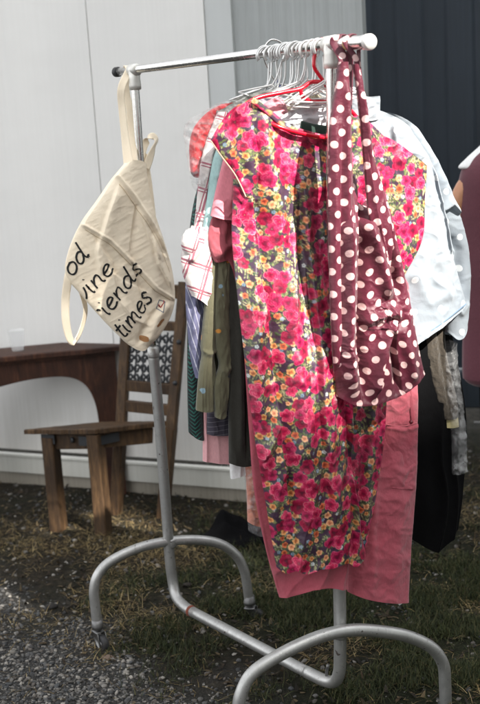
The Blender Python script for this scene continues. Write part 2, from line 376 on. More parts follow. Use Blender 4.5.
def blades(name, XY, l0, l1, w_, cols, lean, label, mat, seg=3, zoff=0.):
    n = len(XY); L = rng.uniform(l0, l1, n); th = rng.uniform(0, 6.283, n); ln = np.abs(rng.normal(lean, .35, n)); fa = th+rng.normal(1.57, .5, n)
    s = np.linspace(0, 1, seg+1); d = np.stack([np.cos(th), np.sin(th)], 1); sd_ = np.stack([np.cos(fa), np.sin(fa)], 1)
    ang = ln[:, None]*(.5+.9*s[None]); hx = np.cumsum(np.c_[np.zeros(n), np.sin(ang[:, 1:])], 1)/seg*L[:, None]; hz = np.cumsum(np.c_[np.zeros(n), np.cos(ang[:, 1:])], 1)/seg*L[:, None]
    W = w_*rng.uniform(.6, 1.3, n)[:, None]*(1-s[None]**2*.9)/2; z0 = gh(XY[:, 0], XY[:, 1])[:, None]+zoff
    z = z0+np.maximum(hz, .0005+.002*rng.uniform(0, 1, n)[:, None])
    cx = XY[:, :1]+hx*d[:, :1]; cy = XY[:, 1:]+hx*d[:, 1:]
    A = np.stack([cx-W*sd_[:, :1], cy-W*sd_[:, 1:], z], -1); B = np.stack([cx+W*sd_[:, :1], cy+W*sd_[:, 1:], z], -1)
    V = np.stack([A, B], 2).reshape(n, -1, 3); k = V.shape[1]
    f = np.array([(2*i, 2*i+1, 2*i+3, 2*i+2) for i in range(seg)]); F = (f[None]+(np.arange(n)*k)[:, None, None]).reshape(-1, 4)
    cc = cols[rng.integers(0, len(cols), n)]*rng.uniform(.7, 1.3, (n, 1))
    return tag(mesh(name, V.reshape(-1, 3), F, mat, col=np.repeat(cc, k, 0), loc=(0, 0, 0)), label, None, kind='stuff')
b = NB('blade'); b.P(color=b.n('ShaderNodeVertexColor', layer_name='pattern').outputs[0], rough=.7, spec=.25); M['blade'] = b.m
GR = .55*np.array([rgb(52, 62, 34), rgb(66, 76, 42), rgb(44, 54, 32), rgb(80, 86, 50), rgb(96, 94, 60)])
ST = .72*np.array([rgb(128, 110, 72), rgb(150, 130, 88), rgb(105, 88, 60), rgb(84, 70, 50), rgb(166, 148, 108)])
clump = lambda x, y: np.clip(.3+1.5*fbm(x*7, y*7, 3, 77), 0.02, 1)
blades('grass', scatter(80000, lambda x, y: green_w(x, y)*clump(x, y)), .012, .045, .0022, GR, .75, 'short dark green grass trodden flat', M['blade'])
blades('straw', scatter(19000, lambda x, y: (1-gravel_w(x, y)*.93)*np.clip(.35+1.3*fbm(x*4, y*4+9, 3, 55), .03, 1)*np.clip((4.85-y)/.5, .04, 1)), .015, .06, .0018, ST, 1.45, 'dry straw and dead grass lying on the soil', M['blade'], zoff=.003)
LC = .55*np.array([rgb(78, 64, 46), rgb(58, 48, 36), rgb(110, 95, 70), rgb(46, 40, 32)])
blades('leaf_litter', scatter(4200, lambda x, y: 1-gravel_w(x, y)*.9), .012, .03, .011, LC, 1.25, 'brown leaf litter and bark chips', M['blade'], zoff=.003)

# ------------------------------------------------------------------ white cabin wall
W0, W1 = G(0, 481), G(250, 501); wd = W1-W0; wd /= np.linalg.norm(wd); wphi = math.atan2(wd[1], wd[0]); wn = np.array([wd[1], -wd[0], 0])
def wall_s(px, py=300): return float((on_plane(px, py, W0, wphi)-W0) @ wd)
def wallbox(s0, s1, z0, z1, off, th=.03):
    c = (W0+wd*s0+W0+wd*s1)/2; return beam(W0+wd*s0-wn*(-off+th/2)+[0, 0, (z0+z1)/2], W0+wd*s1-wn*(-off+th/2)+[0, 0, (z0+z1)/2], z1-z0, th, (0, 0, 1), .002)
def sheet_mat(name, c, streak=.06, rough=.5):
    b = NB(name); co = b.obj(); n = b.noise(2.2, 4, .6, co); v = b.noise(6, 4, .6, b.scale(co, (14, 14, .35))); sp_ = b.noise(190, 2, .5, co)
    f = b.math('ADD', b.math('MULTIPLY_ADD', n, streak, 1-streak*.5), b.math('MULTIPLY_ADD', v, streak*1.4, -streak*.7))
    sx = b.n('ShaderNodeSeparateXYZ', {0: co}).outputs[2]; foot_tone = b.ramp(b.math('ADD', sx, b.math('MULTIPLY', v, .3)), [(.1, (.62, .57, .5)), (.55, (1, 1, 1))])  # browner and darker towards the foot of the sheet
    col = b.mix(1., c, b.n('ShaderNodeCombineColor', {0: f, 1: f, 2: f}).outputs[0], 'MULTIPLY'); col = b.mix(.55, col, b.mix(1., col, foot_tone, 'MULTIPLY'))
    b.bump(n, .25, .03); return b.P(color=col, rough=rough)
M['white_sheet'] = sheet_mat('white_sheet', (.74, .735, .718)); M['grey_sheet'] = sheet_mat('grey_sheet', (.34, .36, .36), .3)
M['strip_sheet'] = sheet_mat('strip_sheet', (.52, .54, .54)); M['sill'] = sheet_mat('sill_sheet', (.60, .61, .58)); M['beam'] = sheet_mat('beam_sheet', (.30, .28, .24), .3, .8)
wall = thing('cabin_wall', W0+wd*1., 'pale grey-white sheet metal cabin wall behind the table and the rack', 'wall')
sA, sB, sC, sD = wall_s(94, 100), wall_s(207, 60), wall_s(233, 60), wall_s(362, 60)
for s0, s1, mt in ((-3.5, sA-.004, 'white_sheet'), (sA, sB-.002, 'white_sheet')):
    V, F = wallbox(s0, s1, .16, 3.4, 0); mesh('panel', V, F, M[mt], wall, smooth=False)
V, F = wallbox(sB, sC, .16, 3.4, -.006); tag(mesh('corner_strip', V, F, M['strip_sheet'], wall, smooth=False), 'slightly darker grey upright strip')
# darker grey stretch of the wall with fine ribs
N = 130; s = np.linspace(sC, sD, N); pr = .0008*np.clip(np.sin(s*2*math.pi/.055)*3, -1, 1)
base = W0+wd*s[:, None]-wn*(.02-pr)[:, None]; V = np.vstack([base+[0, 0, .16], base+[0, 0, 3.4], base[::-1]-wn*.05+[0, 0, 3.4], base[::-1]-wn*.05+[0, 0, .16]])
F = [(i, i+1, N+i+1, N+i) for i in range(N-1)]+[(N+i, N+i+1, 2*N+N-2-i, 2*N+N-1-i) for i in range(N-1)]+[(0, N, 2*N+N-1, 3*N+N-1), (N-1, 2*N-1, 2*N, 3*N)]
tag(mesh('ribbed_stretch', V, F, M['grey_sheet'], wall, smooth=False), 'darker grey finely ribbed stretch of the wall')
zs = float(on_plane(0, 454, W0, wphi)[2]); zl = float(on_plane(0, 470, W0, wphi)[2])
V, F = wallbox(-3.5, sD, zl, zs, .018, .03); mesh('sill', V, F, M['sill'], wall, smooth=False)
V, F = wallbox(-3.5, sD, -.03, zl-.003, .004, .05); mesh('base_beam', V, F, M['beam'], wall, smooth=False)
V, F = wallbox(-3.5, sD, zs+.0, zs+.012, .024, .03); mesh('drip_edge', V, F, M['sill'], wall, smooth=False)
# ------------------------------------------------------------------ dark corrugated container
D0, D1 = on_z(352, 436, .0)*1., None
dd = np.array([math.cos(wphi+.12), math.sin(wphi+.12), 0]); dn = np.array([dd[1], -dd[0], 0]); D0 = np.array([on_y(345, 430, 5.75)[0], 5.75, 0.])
prof = []; s = 0
while s < 4.2:
    prof += [(s, 0), (s+.085, 0), (s+.10, .016), (s+.21, .016), (s+.225, 0)]; s += .235
prof = np.array(prof); base = D0+dd*prof[:, :1]+dn*prof[:, 1:]; N = len(base)
V = np.vstack([base+[0, 0, .30], base+[0, 0, 3.6], base[::-1]-dn*.06+[0, 0, 3.6], base[::-1]-dn*.06+[0, 0, .3]])
F = [(i, i+1, N+i+1, N+i) for i in range(N-1)]+[(N+i, N+i+1, 3*N-2-i, 3*N-1-i) for i in range(N-1)]+[(0, N, 3*N-1, 4*N-1), (N-1, 2*N-1, 2*N, 3*N)]
M['navy'] = sheet_mat('navy_steel', (.026, .036, .050), .5, .5)
cont = thing('shipping_container', D0+dd*2, 'dark navy corrugated steel container wall on the right', 'container')
mesh('corrugated_side', V, F, M['navy'], cont, smooth=False)
V, F = beam(D0+[0, 0, .20]+dn*.01, D0+dd*4.2+[0, 0, .20]+dn*.01, .19, .10, (0, 0, 1)); mesh('bottom_rail', V, F, M['navy'], cont, smooth=False)
for q in range(6):
    V, F = beam(D0+dd*(.25+.75*q)+[0, 0, .0]-dn*.1, D0+dd*(.25+.75*q)+[0, 0, .1]-dn*.1, .2, .2, dd); mesh('support_block', V, F, M['iron'], cont, smooth=False)
for q in range(3):
    c_ = on_plane(474, 423+q*0, D0+dn*.065, wphi+.12)+dd*(.55*q)
    V, F = beam(c_, c_+dd*.035, .012, .01, (0, 0, 1)); mesh('bolt', V, F, M['steel'], cont, smooth=False)
yb = 5.45; V, F = tube([on_y(x, y, yb) for x, y in ((346, -40), (351, 5), (357, 40), (364, 80), (371, 120), (380, 190), (384, 260))], .013, 8)
tag(mesh('hanging_cable', V, F, M['rubber']), 'thick black cable hanging down where the grey wall meets the dark container', 'cable')

# unseen blocks added to keep the sun off all but the garments, through one gap
sh = np.array([SDIR[0], SDIR[1], 0.]); sh /= np.linalg.norm(sh); perp = np.array([-sh[1], sh[0], 0.])     # perp points to the right seen from the rack towards the sun
DS = 15.
aim = P(320, 250, .03)
def sunpt(px, py, t):
    p = P(px, py, t) if not isinstance(t, str) else on_y(px, py, 4.0); L = ((aim+sh*DS)-p) @ sh; q_ = p+sh*L+up_*L*math.tan(SUN_EL); return float((q_-aim) @ perp), float(q_[2])
up_ = np.array([0, 0, 1.])
lA, _z = sunpt(202, 200, .05); lB, _z = sunpt(470, 200, .1); _l, zA = sunpt(300, 430, .0); _l, zB = sunpt(300, -110, 0)
g0_, g1_ = sorted((lA, lB)); org_ = aim+sh*DS; org_[2] = 0
blocker = thing('sun_blocker', org_+sh*3, 'added unseen sun blocker, with a gap that lets sun onto the garments', 'light_blocker')
for nm_, a0, a1, z0, z1 in (('wall', g0_-34, g0_, 0, 22.), ('wall', g1_, g1_+34, 0, 22.), ('blocker_low', g0_+.13, g1_-.004, 0, zA), ('blocker_step', g0_+.004, g0_+.128, 0, zA+.38), ('blocker_top', g0_+.004, g1_-.004, zB, 21.9)):  # added blocks, wall pieces included, shaped only to shade around the gap
    c_ = org_+perp*(a0+a1)/2+sh*.2; V, F = beam(c_+up_*z0, c_+up_*z1, abs(a1-a0), .4, perp, .002); mesh(nm_, V, F, M['sill'], blocker, smooth=False)

# ------------------------------------------------------------------ table and cup
AV = np.array([wd[0], wd[1], 0])
tz = .665
T0 = on_z(0, 357, tz); T1 = on_z(118, 346, tz); tdv = T1-T0; tdv /= np.linalg.norm(tdv); tn = np.array([-tdv[1], tdv[0], 0])
Lr = float((T1-T0) @ tdv); tab = thing('wooden_table', np.r_[(T0+tdv*(-.3))[:2], 0], 'dark brown wooden table with arched apron against the white wall', 'table')
wob = lambda s: .003*np.sin(s*23)+.002*np.sin(s*61)
dep = .20
def slab(name, s0, s1, dp, z0, z1, off, mt):
    n = 40; s = np.linspace(s0, s1, n); fr = T0+tdv*s[:, None]-tn*(off+wob(s))[:, None]; bk = T0+tdv*s[:, None]+tn*dp; fr[:, 2] = bk[:, 2] = 0
    V = np.vstack([fr+[0, 0, z0], fr+[0, 0, z1-.004], fr+tn*.004+[0, 0, z1], bk+[0, 0, z1], bk+[0, 0, z0]]); F = []
    for k in range(5):
        for i in range(n-1): F.append((k*n+i, k*n+i+1, (k+1) % 5*n+i+1, (k+1) % 5*n+i))
    F += [tuple(k*n for k in range(5)), tuple(k*n+n-1 for k in range(5))[::-1]]; return mesh(name, V, F, mt, tab, smooth=False)
slab('tabletop', -1.0, Lr+.03, dep, tz-.022, tz, 0, M['tablewood'])
def arch(off):
    e = lambda x, y: float((on_plane(x, y, T0+tn*off, math.atan2(tdv[1], tdv[0]))-T0) @ tdv), 
    def q(x, y): p = on_plane(x, y, T0+tn*off, math.atan2(tdv[1], tdv[0])); return [float((p-T0) @ tdv), float(p[2])]
    low = catmull([q(*p) for p in ((-50, 470), (-46, 420), (-30, 398), (0, 387), (35, 379), (66, 377), (84, 384), (94, 400), (99, 422), (100, 445))], 60)
    xr = q(119, 400)[0]; return low, xr
low, xr = arch(.02); low = np.vstack([[low[0][0], 0.0], low, [low[-1][0], 0.0]]); n = len(low)
top = np.c_[np.interp(np.linspace(0, 1, n), [0, 1], [low[0, 0]-.09, xr]), np.full(n, tz-.024)]; top[:, 0] = np.clip(low[:, 0], low[0, 0], None); top[0, 0] = low[0, 0]-.08; top[-1, 0] = xr
# apron as a face strip with closed side legs
pl = [(low[0, 0]-.08, 0), *[tuple(p) for p in low], (xr, 0), (xr, tz-.024), (low[0, 0]-.08, tz-.024)]
import mathutils.geometry as mg
def extrude_poly(pl, org, ex, en, th):
    tri = mg.tessellate_polygon([[Vector((x, y, 0)) for x, y in pl]]); k = len(pl); A = np.array([org+ex*x+np.array([0, 0, y]) for x, y in pl]); B = A+en*th
    F = [tuple(t) for t in tri]+[tuple(i+k for i in t)[::-1] for t in tri]+[(i, (i+1) % k, k+(i+1) % k, k+i) for i in range(k)]; return np.vstack([A, B]), F
org = T0+tn*.02; org[2] = 0
V, F = extrude_poly(pl, org, tdv, tn, .03); mesh('apron', V, F, M['tablewood'], tab, smooth=False)
for s_ in (xr-.035, low[0, 0]-.04):
    V, F = beam(org+tdv*s_+tn*(dep-.07), org+tdv*s_+tn*(dep-.07)+[0, 0, tz-.024], .07, .05, tdv); mesh('leg', V, F, M['tablewood'], tab, smooth=False)
V, F = beam(org+tdv*(low[0, 0]-.08)-tn*.004+[0, 0, tz-.031], org+tdv*xr-tn*.004+[0, 0, tz-.031], .012, .008, (0, 0, 1)); mesh('moulding', V, F, M['tablewood'], tab, smooth=False)
cc = on_plane(17.5, 346, T0+tn*.10, math.atan2(tdv[1], tdv[0])); cc[2] = tz+.001
b = NB('clear_plastic'); n = b.noise(60, 3, .5, b.obj()); b.bump(n, .2, .002); b.P(color=(.93, .95, .96), rough=.10, trans=.0, alpha=.17, spec=.9); M['cup'] = b.m
V, F = lathe(cc, [(.001, 0), (.024, 0), (.026, .004), (.035, .088), (.0365, .09), (.0345, .09), (.025, .006), (.001, .005)], 28)
tag(mesh('plastic_cup', V, F, M['cup']), 'clear plastic cup standing on the dark wooden table', 'cup')
# ------------------------------------------------------------------ chair
A, B_, D_ = G(104, 536), G(48, 531), G(171, 517); A[2] = B_[2] = D_[2] = 0
fx = (B_-A); sx_ = (D_-A); C_ = B_+sx_; zt = float(on_plane(103, 430, A, 0)[2])
ch = thing('wooden_chair', (A+C_)/2, 'rustic brown wooden chair with iron scrollwork in its backrest', 'chair')
fxn = fx/np.linalg.norm(fx); sxn = sx_/np.linalg.norm(sx_); up = np.array([0, 0, 1.])
lw = .052
def leg(p, h, nm='leg', q=None, ww=lw):
    V, F = beam(p-[0, 0, .01], (q if q is not None else p+up*h), ww, ww*1.15, fxn, .004); return mesh(nm, V, F, M['wood'], ch, smooth=False)
ins = lambda p, a, b_: p+fxn*a+sxn*b_
L1, L2 = ins(A, .025, .025), ins(B_, -.025, .025); R1, R2 = ins(D_, .02, -.02), ins(C_, -.02, -.02)
leg(L1, zt-.016); leg(L2, zt-.04)
dy = lambda px, py, p0: on_plane(px, py, p0, 0)
n1, n2 = dy(171, 428, R1), dy(184, 284, R1); n1[1] = R1[1]; n2 += [0, .05, 0]
off = R2-R1
m1 = dy(121, 425, R2); m2 = n2+off; m1[1] = R2[1]; tpx = dy(129, 284, R2+[0, .05, 0]); m2 = tpx
leg(R1, 0, 'back_post', n1, .042); V, F = beam(n1-up*.01, n2, .042, .034, fxn, .004); mesh('back_post', V, F, M['wood'], ch, smooth=False)
leg(R2, 0, 'back_post', m1, .042); V, F = beam(m1-up*.01, m2, .042, .034, fxn, .004); mesh('back_post', V, F, M['wood'], ch, smooth=False)
for (p, q) in ((L1, L2), (L1, R1), (R1, R2), (L2, R2)):
    d = (q-p)/np.linalg.norm(q-p); sg_ = lambda w__: -.17*float((w__-A) @ ((C_-A)/np.linalg.norm(C_-A))); V, F = beam(p+d*.025+up*(zt-.045+sg_(p)), q-d*.02+up*(zt-.045+sg_(q)), .062, .022, up); mesh('seat_rail', V, F, M['wood'], ch, smooth=False)
ov = .022; nn = 30
ed = [A+(-fxn-sxn)*ov, B_+(fxn*1.6-sxn)*ov, C_+(fxn*1.2+sxn*.0)*ov, D_+(-fxn+sxn*.3)*ov*.6]
ring = np.vstack([np.linspace(ed[i], ed[(i+1) % 4], nn)[:-1] for i in range(4)]); k = len(ring)
ring[:, :2] += .0035*np.array([[math.sin(i*1.7)+math.sin(i*.6), math.cos(i*1.1)] for i in range(k)])
sag = -.17*((ring-A) @ ((C_-A)/np.linalg.norm(C_-A)))[:, None]*up
V = np.vstack([ring+up*(zt-.012)+sag, ring+up*(zt+.004)+sag, ring+up*(zt+.008)+(ring.mean(0)-ring)*.02+sag])
F = [(j*k+i, j*k+(i+1) % k, (j+1)*k+(i+1) % k, (j+1)*k+i) for j in range(2) for i in range(k)]+[tuple(range(k))[::-1], tuple(range(2*k, 3*k))]
mesh('seat', V, F, M['wood'], ch, smooth=False)
def lerp(a, b_, s): return a+(b_-a)*s
sA_ = lambda y: (y-428)/(284-428)
for ya, wdt in ((388, .05), (409, .05), (326, .04), (292, .06)):
    s_ = sA_(ya); V, F = beam(lerp(m1, m2, s_+.01), lerp(n1, n2, s_-.01), wdt*.9, .024, up); mesh('back_rail', V, F, M['wood'], ch, smooth=False)
# iron scroll panel between the upper rails
u_ = lambda s, h: lerp(lerp(m1, m2, h), lerp(n1, n2, h), s)
parts = []
for i in range(7):
    s0 = .08+.84*i/6; parts.append(tube([u_(s0, .30), u_(s0, .66)], .0042, 6, 2, smooth_path=False))
for i in range(7):
    for j in range(5):
        cx_, cy_ = .12+.126*i, .335+.068*j; th = np.linspace(0, 2*math.pi*1.1, 12); r_ = np.linspace(1, .35, 12)
        pts = [u_(cx_+.058*r*math.cos(a)*(-1)**(i+j), cy_+.034*r*math.sin(a)) for r, a in zip(r_, th)]; parts.append(tube(pts, .0058, 5, 12, smooth_path=False))
V, F = join(*parts); mesh('iron_scrollwork', V, F, M['iron'], ch)
def plate(p, d, nrm, l, h, z):
    V, F = beam(p+up*z, p+d*l+up*z, h, .003, up); return mesh('iron_bracket', V+nrm*.0, F, M['iron'], ch, smooth=False)
fN = -sxn; sN = -fxn
plate(L1-sxn*.0285-fxn*.024, fxn, fN, .07, .038, zt-.045); plate(L2-sxn*.0285+fxn*.010, -fxn, fN, .06, .038, zt-.045); plate(L1-fxn*.027-sxn*.024, sxn, sN, .10, .036, zt-.045)
V, F = lathe(L1+fxn*.085-sxn*.016+up*(zt-.045), [(.012, 0), (.012, .006), (.006, .009)], 8, -sxn); mesh('iron_bracket', V, F, M['iron'], ch)
for s_ in (.32, .6): V, F = lathe(lerp(n1, n2, s_)-[0, .021, 0], [(.01, 0), (.009, .006), (.003, .009)], 10, (0, -1, 0)); mesh('iron_stud', V, F, M['iron'], ch)

# ------------------------------------------------------------------ the rack
W_ = RW
rack = thing('clothes_rack', (RN+RF)/2*[1, 1, 0], 'galvanised tube clothes rack on castors holding all the garments', 'clothes rack')
rk = lambda nm, pts, r, mt, seg=18, n=None, sp=True: (lambda VF: mesh(nm, VF[0], VF[1], M[mt], rack))(tube(pts, r, seg, n, smooth_path=sp))
q = lambda x, y, t: P(x, y, t)
NT, FT = q(331, 44, 0), q(134, 70, W_)
# upright + base in one bent tube, as on the real thing
lo = [q(153, 350, W_), q(160, 430, W_), q(167, 520, W_), q(170, 560, W_), q(173, 583, W_-.004)]
b1, b2 = q(172, 601, W_-.0), q(341, 690, 0)
base_dir = (b2-b1)/np.linalg.norm(b2-b1)
rk('lower_upright', lo+[b1+up*.022+base_dir*.028, b1+base_dir*.07+up*.004, b1+base_dir*.11], .0165, 'galv', n=60)
rk('base_rail', [b1+base_dir*.105, b2-base_dir*.13], .0160, 'galv', n=12)
rk('lower_upright', [q(337, 470, 0), q(339, 560, 0), q(340, 620, 0), q(340, 655, 0), b2+up*.05-base_dir*.004, b2+up*.018-base_dir*.022, b2-base_dir*.06+up*.003, b2-base_dir*.14], .0165, 'galv', n=60)
rk('upright', [FT-up*.01, q(144, 220, W_), q(153, 352, W_)], .0118, 'chrome', n=20)
rk('upright', [NT-up*.01, q(332, 250, 0), q(337, 472, 0)], .0128, 'chrome', n=20)
for px, py, t in ((153, 349, W_), (337, 472, 0)):
    c0 = q(px, py, t); V, F = lathe(c0-up*.012, [(.012, .02), (.0175, .016), (.0175, -.01), (.0168, -.014)], 18); mesh('collar', V, F, M['galv'], rack)
ext_f, ext_n = q(118, 71, W_+.075), q(372, 41, -.125)
bdir = (NT-FT)/np.linalg.norm(NT-FT)
e1 = FT-bdir*.10; e2 = NT+bdir*.165
e1 = q(117, 72, W_+.10); e2 = q(368, 42, -.14)
rk('hanging_rail', [e1, FT, NT], .0115, 'chrome', n=3, sp=False)
rk('rail_sleeve', [NT-bdir*.0, NT+(e2-NT)*.3, e2], .0168, 'chrome', n=12)
ed_ = (e2-NT)/np.linalg.norm(e2-NT)
V, F = lathe(e2-ed_*.004, [(.0172, 0), (.0182, .002), (.0182, .012), (.0165, .016), (.001, .0165)], 24, ed_); mesh('end_cap', V, F, M['capwhite'], rack)
ed1 = (e1-FT)/np.linalg.norm(e1-FT); V, F = lathe(e1-ed1*.012, [(.0125, 0), (.0145, .002), (.0145, .018), (.010, .022), (.001, .0225)], 20, ed1); mesh('end_cap', V, F, M['rubber'], rack)
for c0, r, ax, h in ((FT, .0125, bdir, .03), (NT, .0140, bdir, .034)):
    V, F = lathe(c0-ax*h*.6, [(r, 0), (r*1.38, .002), (r*1.42, h*1.2-.002), (r, h*1.2)], 22, ax); V2, F2 = lathe(c0-up*.055, [(r*.9, -.002), (r*1.38, .0), (r*1.42, .012), (r*1.30, .03), (r*1.42, .055)], 22)
    V, F = join((V, F), (V2, F2)); mesh('tee_joint', V, F, M['castiron'], rack)
V, F = lathe(NT+(e2-NT)*.52-ed_*.008, [(.0172, 0), (.0176, .001), (.0176, .016), (.0172, .017)], 22, ed_); mesh('tape', V, F, plain('tan_tape', rgb(196, 158, 112), .6), rack)
# feet
rk('foot', [q(x, y, W_-.0) for x, y in ((97, 622), (95, 604), (94, 590), (97, 577), (106, 565), (122, 555), (145, 546), (172, 541), (198, 540), (220, 544), (236, 555), (244, 570), (247, 585), (249, 600))], .0155, 'galv', n=80)
tn_ = -.034
nf = [(237, 735), (238, 712), (241, 694), (250, 676), (266, 663), (295, 647), (325, 635), (355, 630), (385, 632), (410, 637), (432, 648), (443, 664), (445, 684), (446, 725)]
rk('foot', [q(x, y, tn_) for x, y in nf], .0165, 'galv', n=80)
V, F = lathe(q(340, 632, -.016)-up*.012, [(.017, -.004), (.0195, 0), (.0195, .02), (.017, .024)], 16); mesh('weld', V, F, M['galv'], rack)
V, F = lathe(q(171, 542, W_)-up*.012, [(.0165, -.004), (.0178, 0), (.0178, .02), (.0165, .024)], 16); mesh('weld', V, F, M['galv'], rack)
V, F = lathe(b1+base_dir*.10, [(.0162, 0), (.0180, .003), (.0178, .010), (.0162, .013)], 16, base_dir); mesh('rusty_weld', V, F, M['rust'], rack)
pb = b2-base_dir*.055; V, F = tube([pb+up*.014, pb+up*.03, pb+up*.055+base_dir*.008], .0045, 8, 8); mesh('locking_pin', V, F, M['steel'], rack)
sp_ = q(389, 629, tn_-.014); V, F = lathe(sp_, [(.004, 0), (.003, .001)], 8, CAM-sp_); 
def castor(top, ang, sz=1., sink=0.):
    c = mesh('castor_bracket', *castor_geo(top, ang, sz), M['steel'], rack); d = np.array([math.cos(ang), math.sin(ang), 0.]); n = np.array([-d[1], d[0], 0]); wc = top-up*.058*sz+d*.022*sz
    V, F = lathe(wc-n*.010*sz, [(.012, 0), (.026*sz, .0), (.0295*sz, .003), (.0295*sz, .017*sz), (.026*sz, .020*sz), (.012, .020*sz)], 26, n); mesh('wheel', V, F, M['rubber'], c)
    V, F = lathe(wc-n*.0115*sz, [(.001, -.002), (.008*sz, 0), (.011*sz, .0005), (.011*sz, .023*sz), (.008*sz, .0235*sz), (.001, .0245*sz)], 14, n); mesh('hub', V, F, M['steel'], c)
def castor_geo(top, ang, sz):
    d = np.array([math.cos(ang), math.sin(ang), 0.]); n = np.array([-d[1], d[0], 0]); P_ = [lathe(top-up*.012, [(.014, 0), (.019*sz, .001), (.020*sz, .012), (.0175, .016), (.0175, .03)], 18), lathe(top-up*.022*sz, [(.008, 0), (.008, .015)], 12)]
    for s_ in (-1, 1):
        o = n*s_*.0145*sz; a = top-up*.022*sz+o; w_ = top-up*.062*sz+d*.022*sz+o
        k = [a-d*.014, a+d*.02*sz, w_+d*.008, w_-up*.008*sz, w_-d*.010]; V = np.array([x+n*e for e in (-.0012, .0012) for x in k]); m = 5
        P_.append((V, [tuple(range(m)), tuple(range(m, 2*m))[::-1]]+[(i, (i+1) % m, m+(i+1) % m, m+i) for i in range(m)]))
    P_.append(beam(top-up*.0215*sz-n*.0155*sz, top-up*.0215*sz+n*.0155*sz, .034*sz, .003, d)); return join(*P_)
def foot_end(px, py, t, ang, sz=1.): castor(q(px, py, t), ang, sz)
foot_end(97.5, 625, W_, -.9, .95); foot_end(249.5, 601, W_, -.2)
castor(q(237, 737, tn_), -.5); castor(q(446, 727, tn_), -.3)

# ------------------------------------------------------------------ hangers
def hanger_mesh(c, r_w, phi, drop, neck, half, swing=0., hook=.021):
    """c = rail centre; wire hook over the rail, neck, two sloping arms and a cross bar"""
    a = np.array([math.cos(phi), math.sin(phi), 0.]); th = np.linspace(math.radians(-40), math.radians(200), 16)
    hk = [c+up*(.0125+r_w-hook)+up*.0+a*hook*math.cos(x)*1.+up*hook*math.sin(x) for x in th][::-1]
    pts = hk[::-1]; h0 = c+up*(.0125+r_w-hook); arc = [h0+a*hook*math.cos(x)+up*hook*math.sin(x) for x in np.linspace(math.radians(215), math.radians(-60), 18)]
    end = h0+a*(swing)-up*(neck); mid = arc[-1]*.5+end*.5+a*.004; A1 = tube(arc+[mid-up*.004, end], r_w, 8, 50)
    L, R_ = end-a*half-up*drop, end+a*half-up*drop; A2 = tube([end+up*.004, end-a*half*.12-up*drop*.05, end-a*half*.55-up*drop*.5, L], r_w, 8, 24); A3 = tube([end+up*.004, end+a*half*.12-up*drop*.05, end+a*half*.55-up*drop*.5, R_], r_w, 8, 24)
    A4 = tube([L, L*.5+R_*.5-up*.006, R_], r_w*.9, 8, 10); return (A1, A2, A3, A4)
def hanger(t, mt, label, r_w=.0016, neck=.075, half=.19, drop=.085, swing=0., phi=PHI, group=None, hookmat=None):
    c = NT+(FT-NT)*(t/RW); H1, H2, H3, H4 = hanger_mesh(c, r_w, phi, drop, neck, half, swing, hook=.0215 if r_w < .003 else .024)
    r = thing('clothes_hanger', c, label, 'hanger', group); V, F = H1; mesh('hook', V, F, M[hookmat or mt], r)
    V, F = join(H2, H3, H4); mesh('arms', V, F, M[mt], r); return r
pr0 = None
for i, t in enumerate(np.r_[np.linspace(.03, .10, 8), np.linspace(.115, .235, 15)]):
    t_ = t+rng.normal(0, .005); c = NT+(FT-NT)*(t_/RW)
    if pr0 is None:
        pr0 = hanger(t_, 'wire', 'silvery wire hanger packed among others on the rail near the upright', 0.0024, .085, .085, .035, 0, PHI, 'wire hangers bunched on the rail')
    else:
        o = pr0.copy(); COL.objects.link(o); o.location = c; o.rotation_euler = (rng.normal(0, .05), rng.normal(0, .16), rng.normal(0, .22)); o.scale = (rng.uniform(.9, 1.15),)*2+(rng.uniform(.88, 1.14),)
        for chd in list(pr0.children):
            d = chd.copy(); COL.objects.link(d); d.parent = o
bh = thing('clothes_hanger', P(273, 50, .262), 'chrome-hooked hanger with a blue neck, farthest from the near upright', 'hanger'); B3 = lambda *pp: [P(x, y, .262) for x, y in pp]
V, F = tube(B3((283, 60), (285, 50), (280, 42), (271, 40), (265, 47), (264, 58), (270, 72), (277, 84)), .0026, 10, 60); mesh('hook', V, F, M['chrome'], bh)
V, F = tube(B3((276, 80), (279, 87), (285, 95)), .0062, 10, 12); mesh('neck', V, F, M['bluedip'], bh)
V, F = join(tube(B3((283, 92), (262, 99), (232, 112)), .0045, 8, 16), tube(B3((283, 92), (300, 96), (322, 112)), .0045, 8, 16)); mesh('arms', V, F, M['wire'], bh)
# red plastic hanger of the floral dress
tr = .042; rr = .0052
Q = lambda *pp, t=tr: [q(x, y, t) for x, y in pp]
red = thing('clothes_hanger', q(318, 42, tr), 'bright red plastic hanger inside the floral dress', 'hanger')
V, F = tube(Q((331, 49), (329, 42), (323, 39), (317, 43), (315, 52), (314, 66), (319, 75), (325, 83), (326, 90)), .0046, 12, 60); mesh('hook', V, F, M['red'], red)
V, F = join(tube(Q((327, 83), (312, 82), (300, 89), (280, 93), (255, 99), (236, 112)), rr, 12, 50), tube(Q((300, 88), (303, 97), (312, 101), (328, 102), (345, 106), (362, 122), (392, 146)), rr, 12, 50), tube([P(*p_) for p_ in ((236, 112, .06), (262, 119, .045), (277, 126, .018), (300, 133, .010), (326, 138, .012), (350, 140, .04), (392, 147, .06))], rr*.9, 12, 50)); mesh('arms', V, F, M['red'], red)

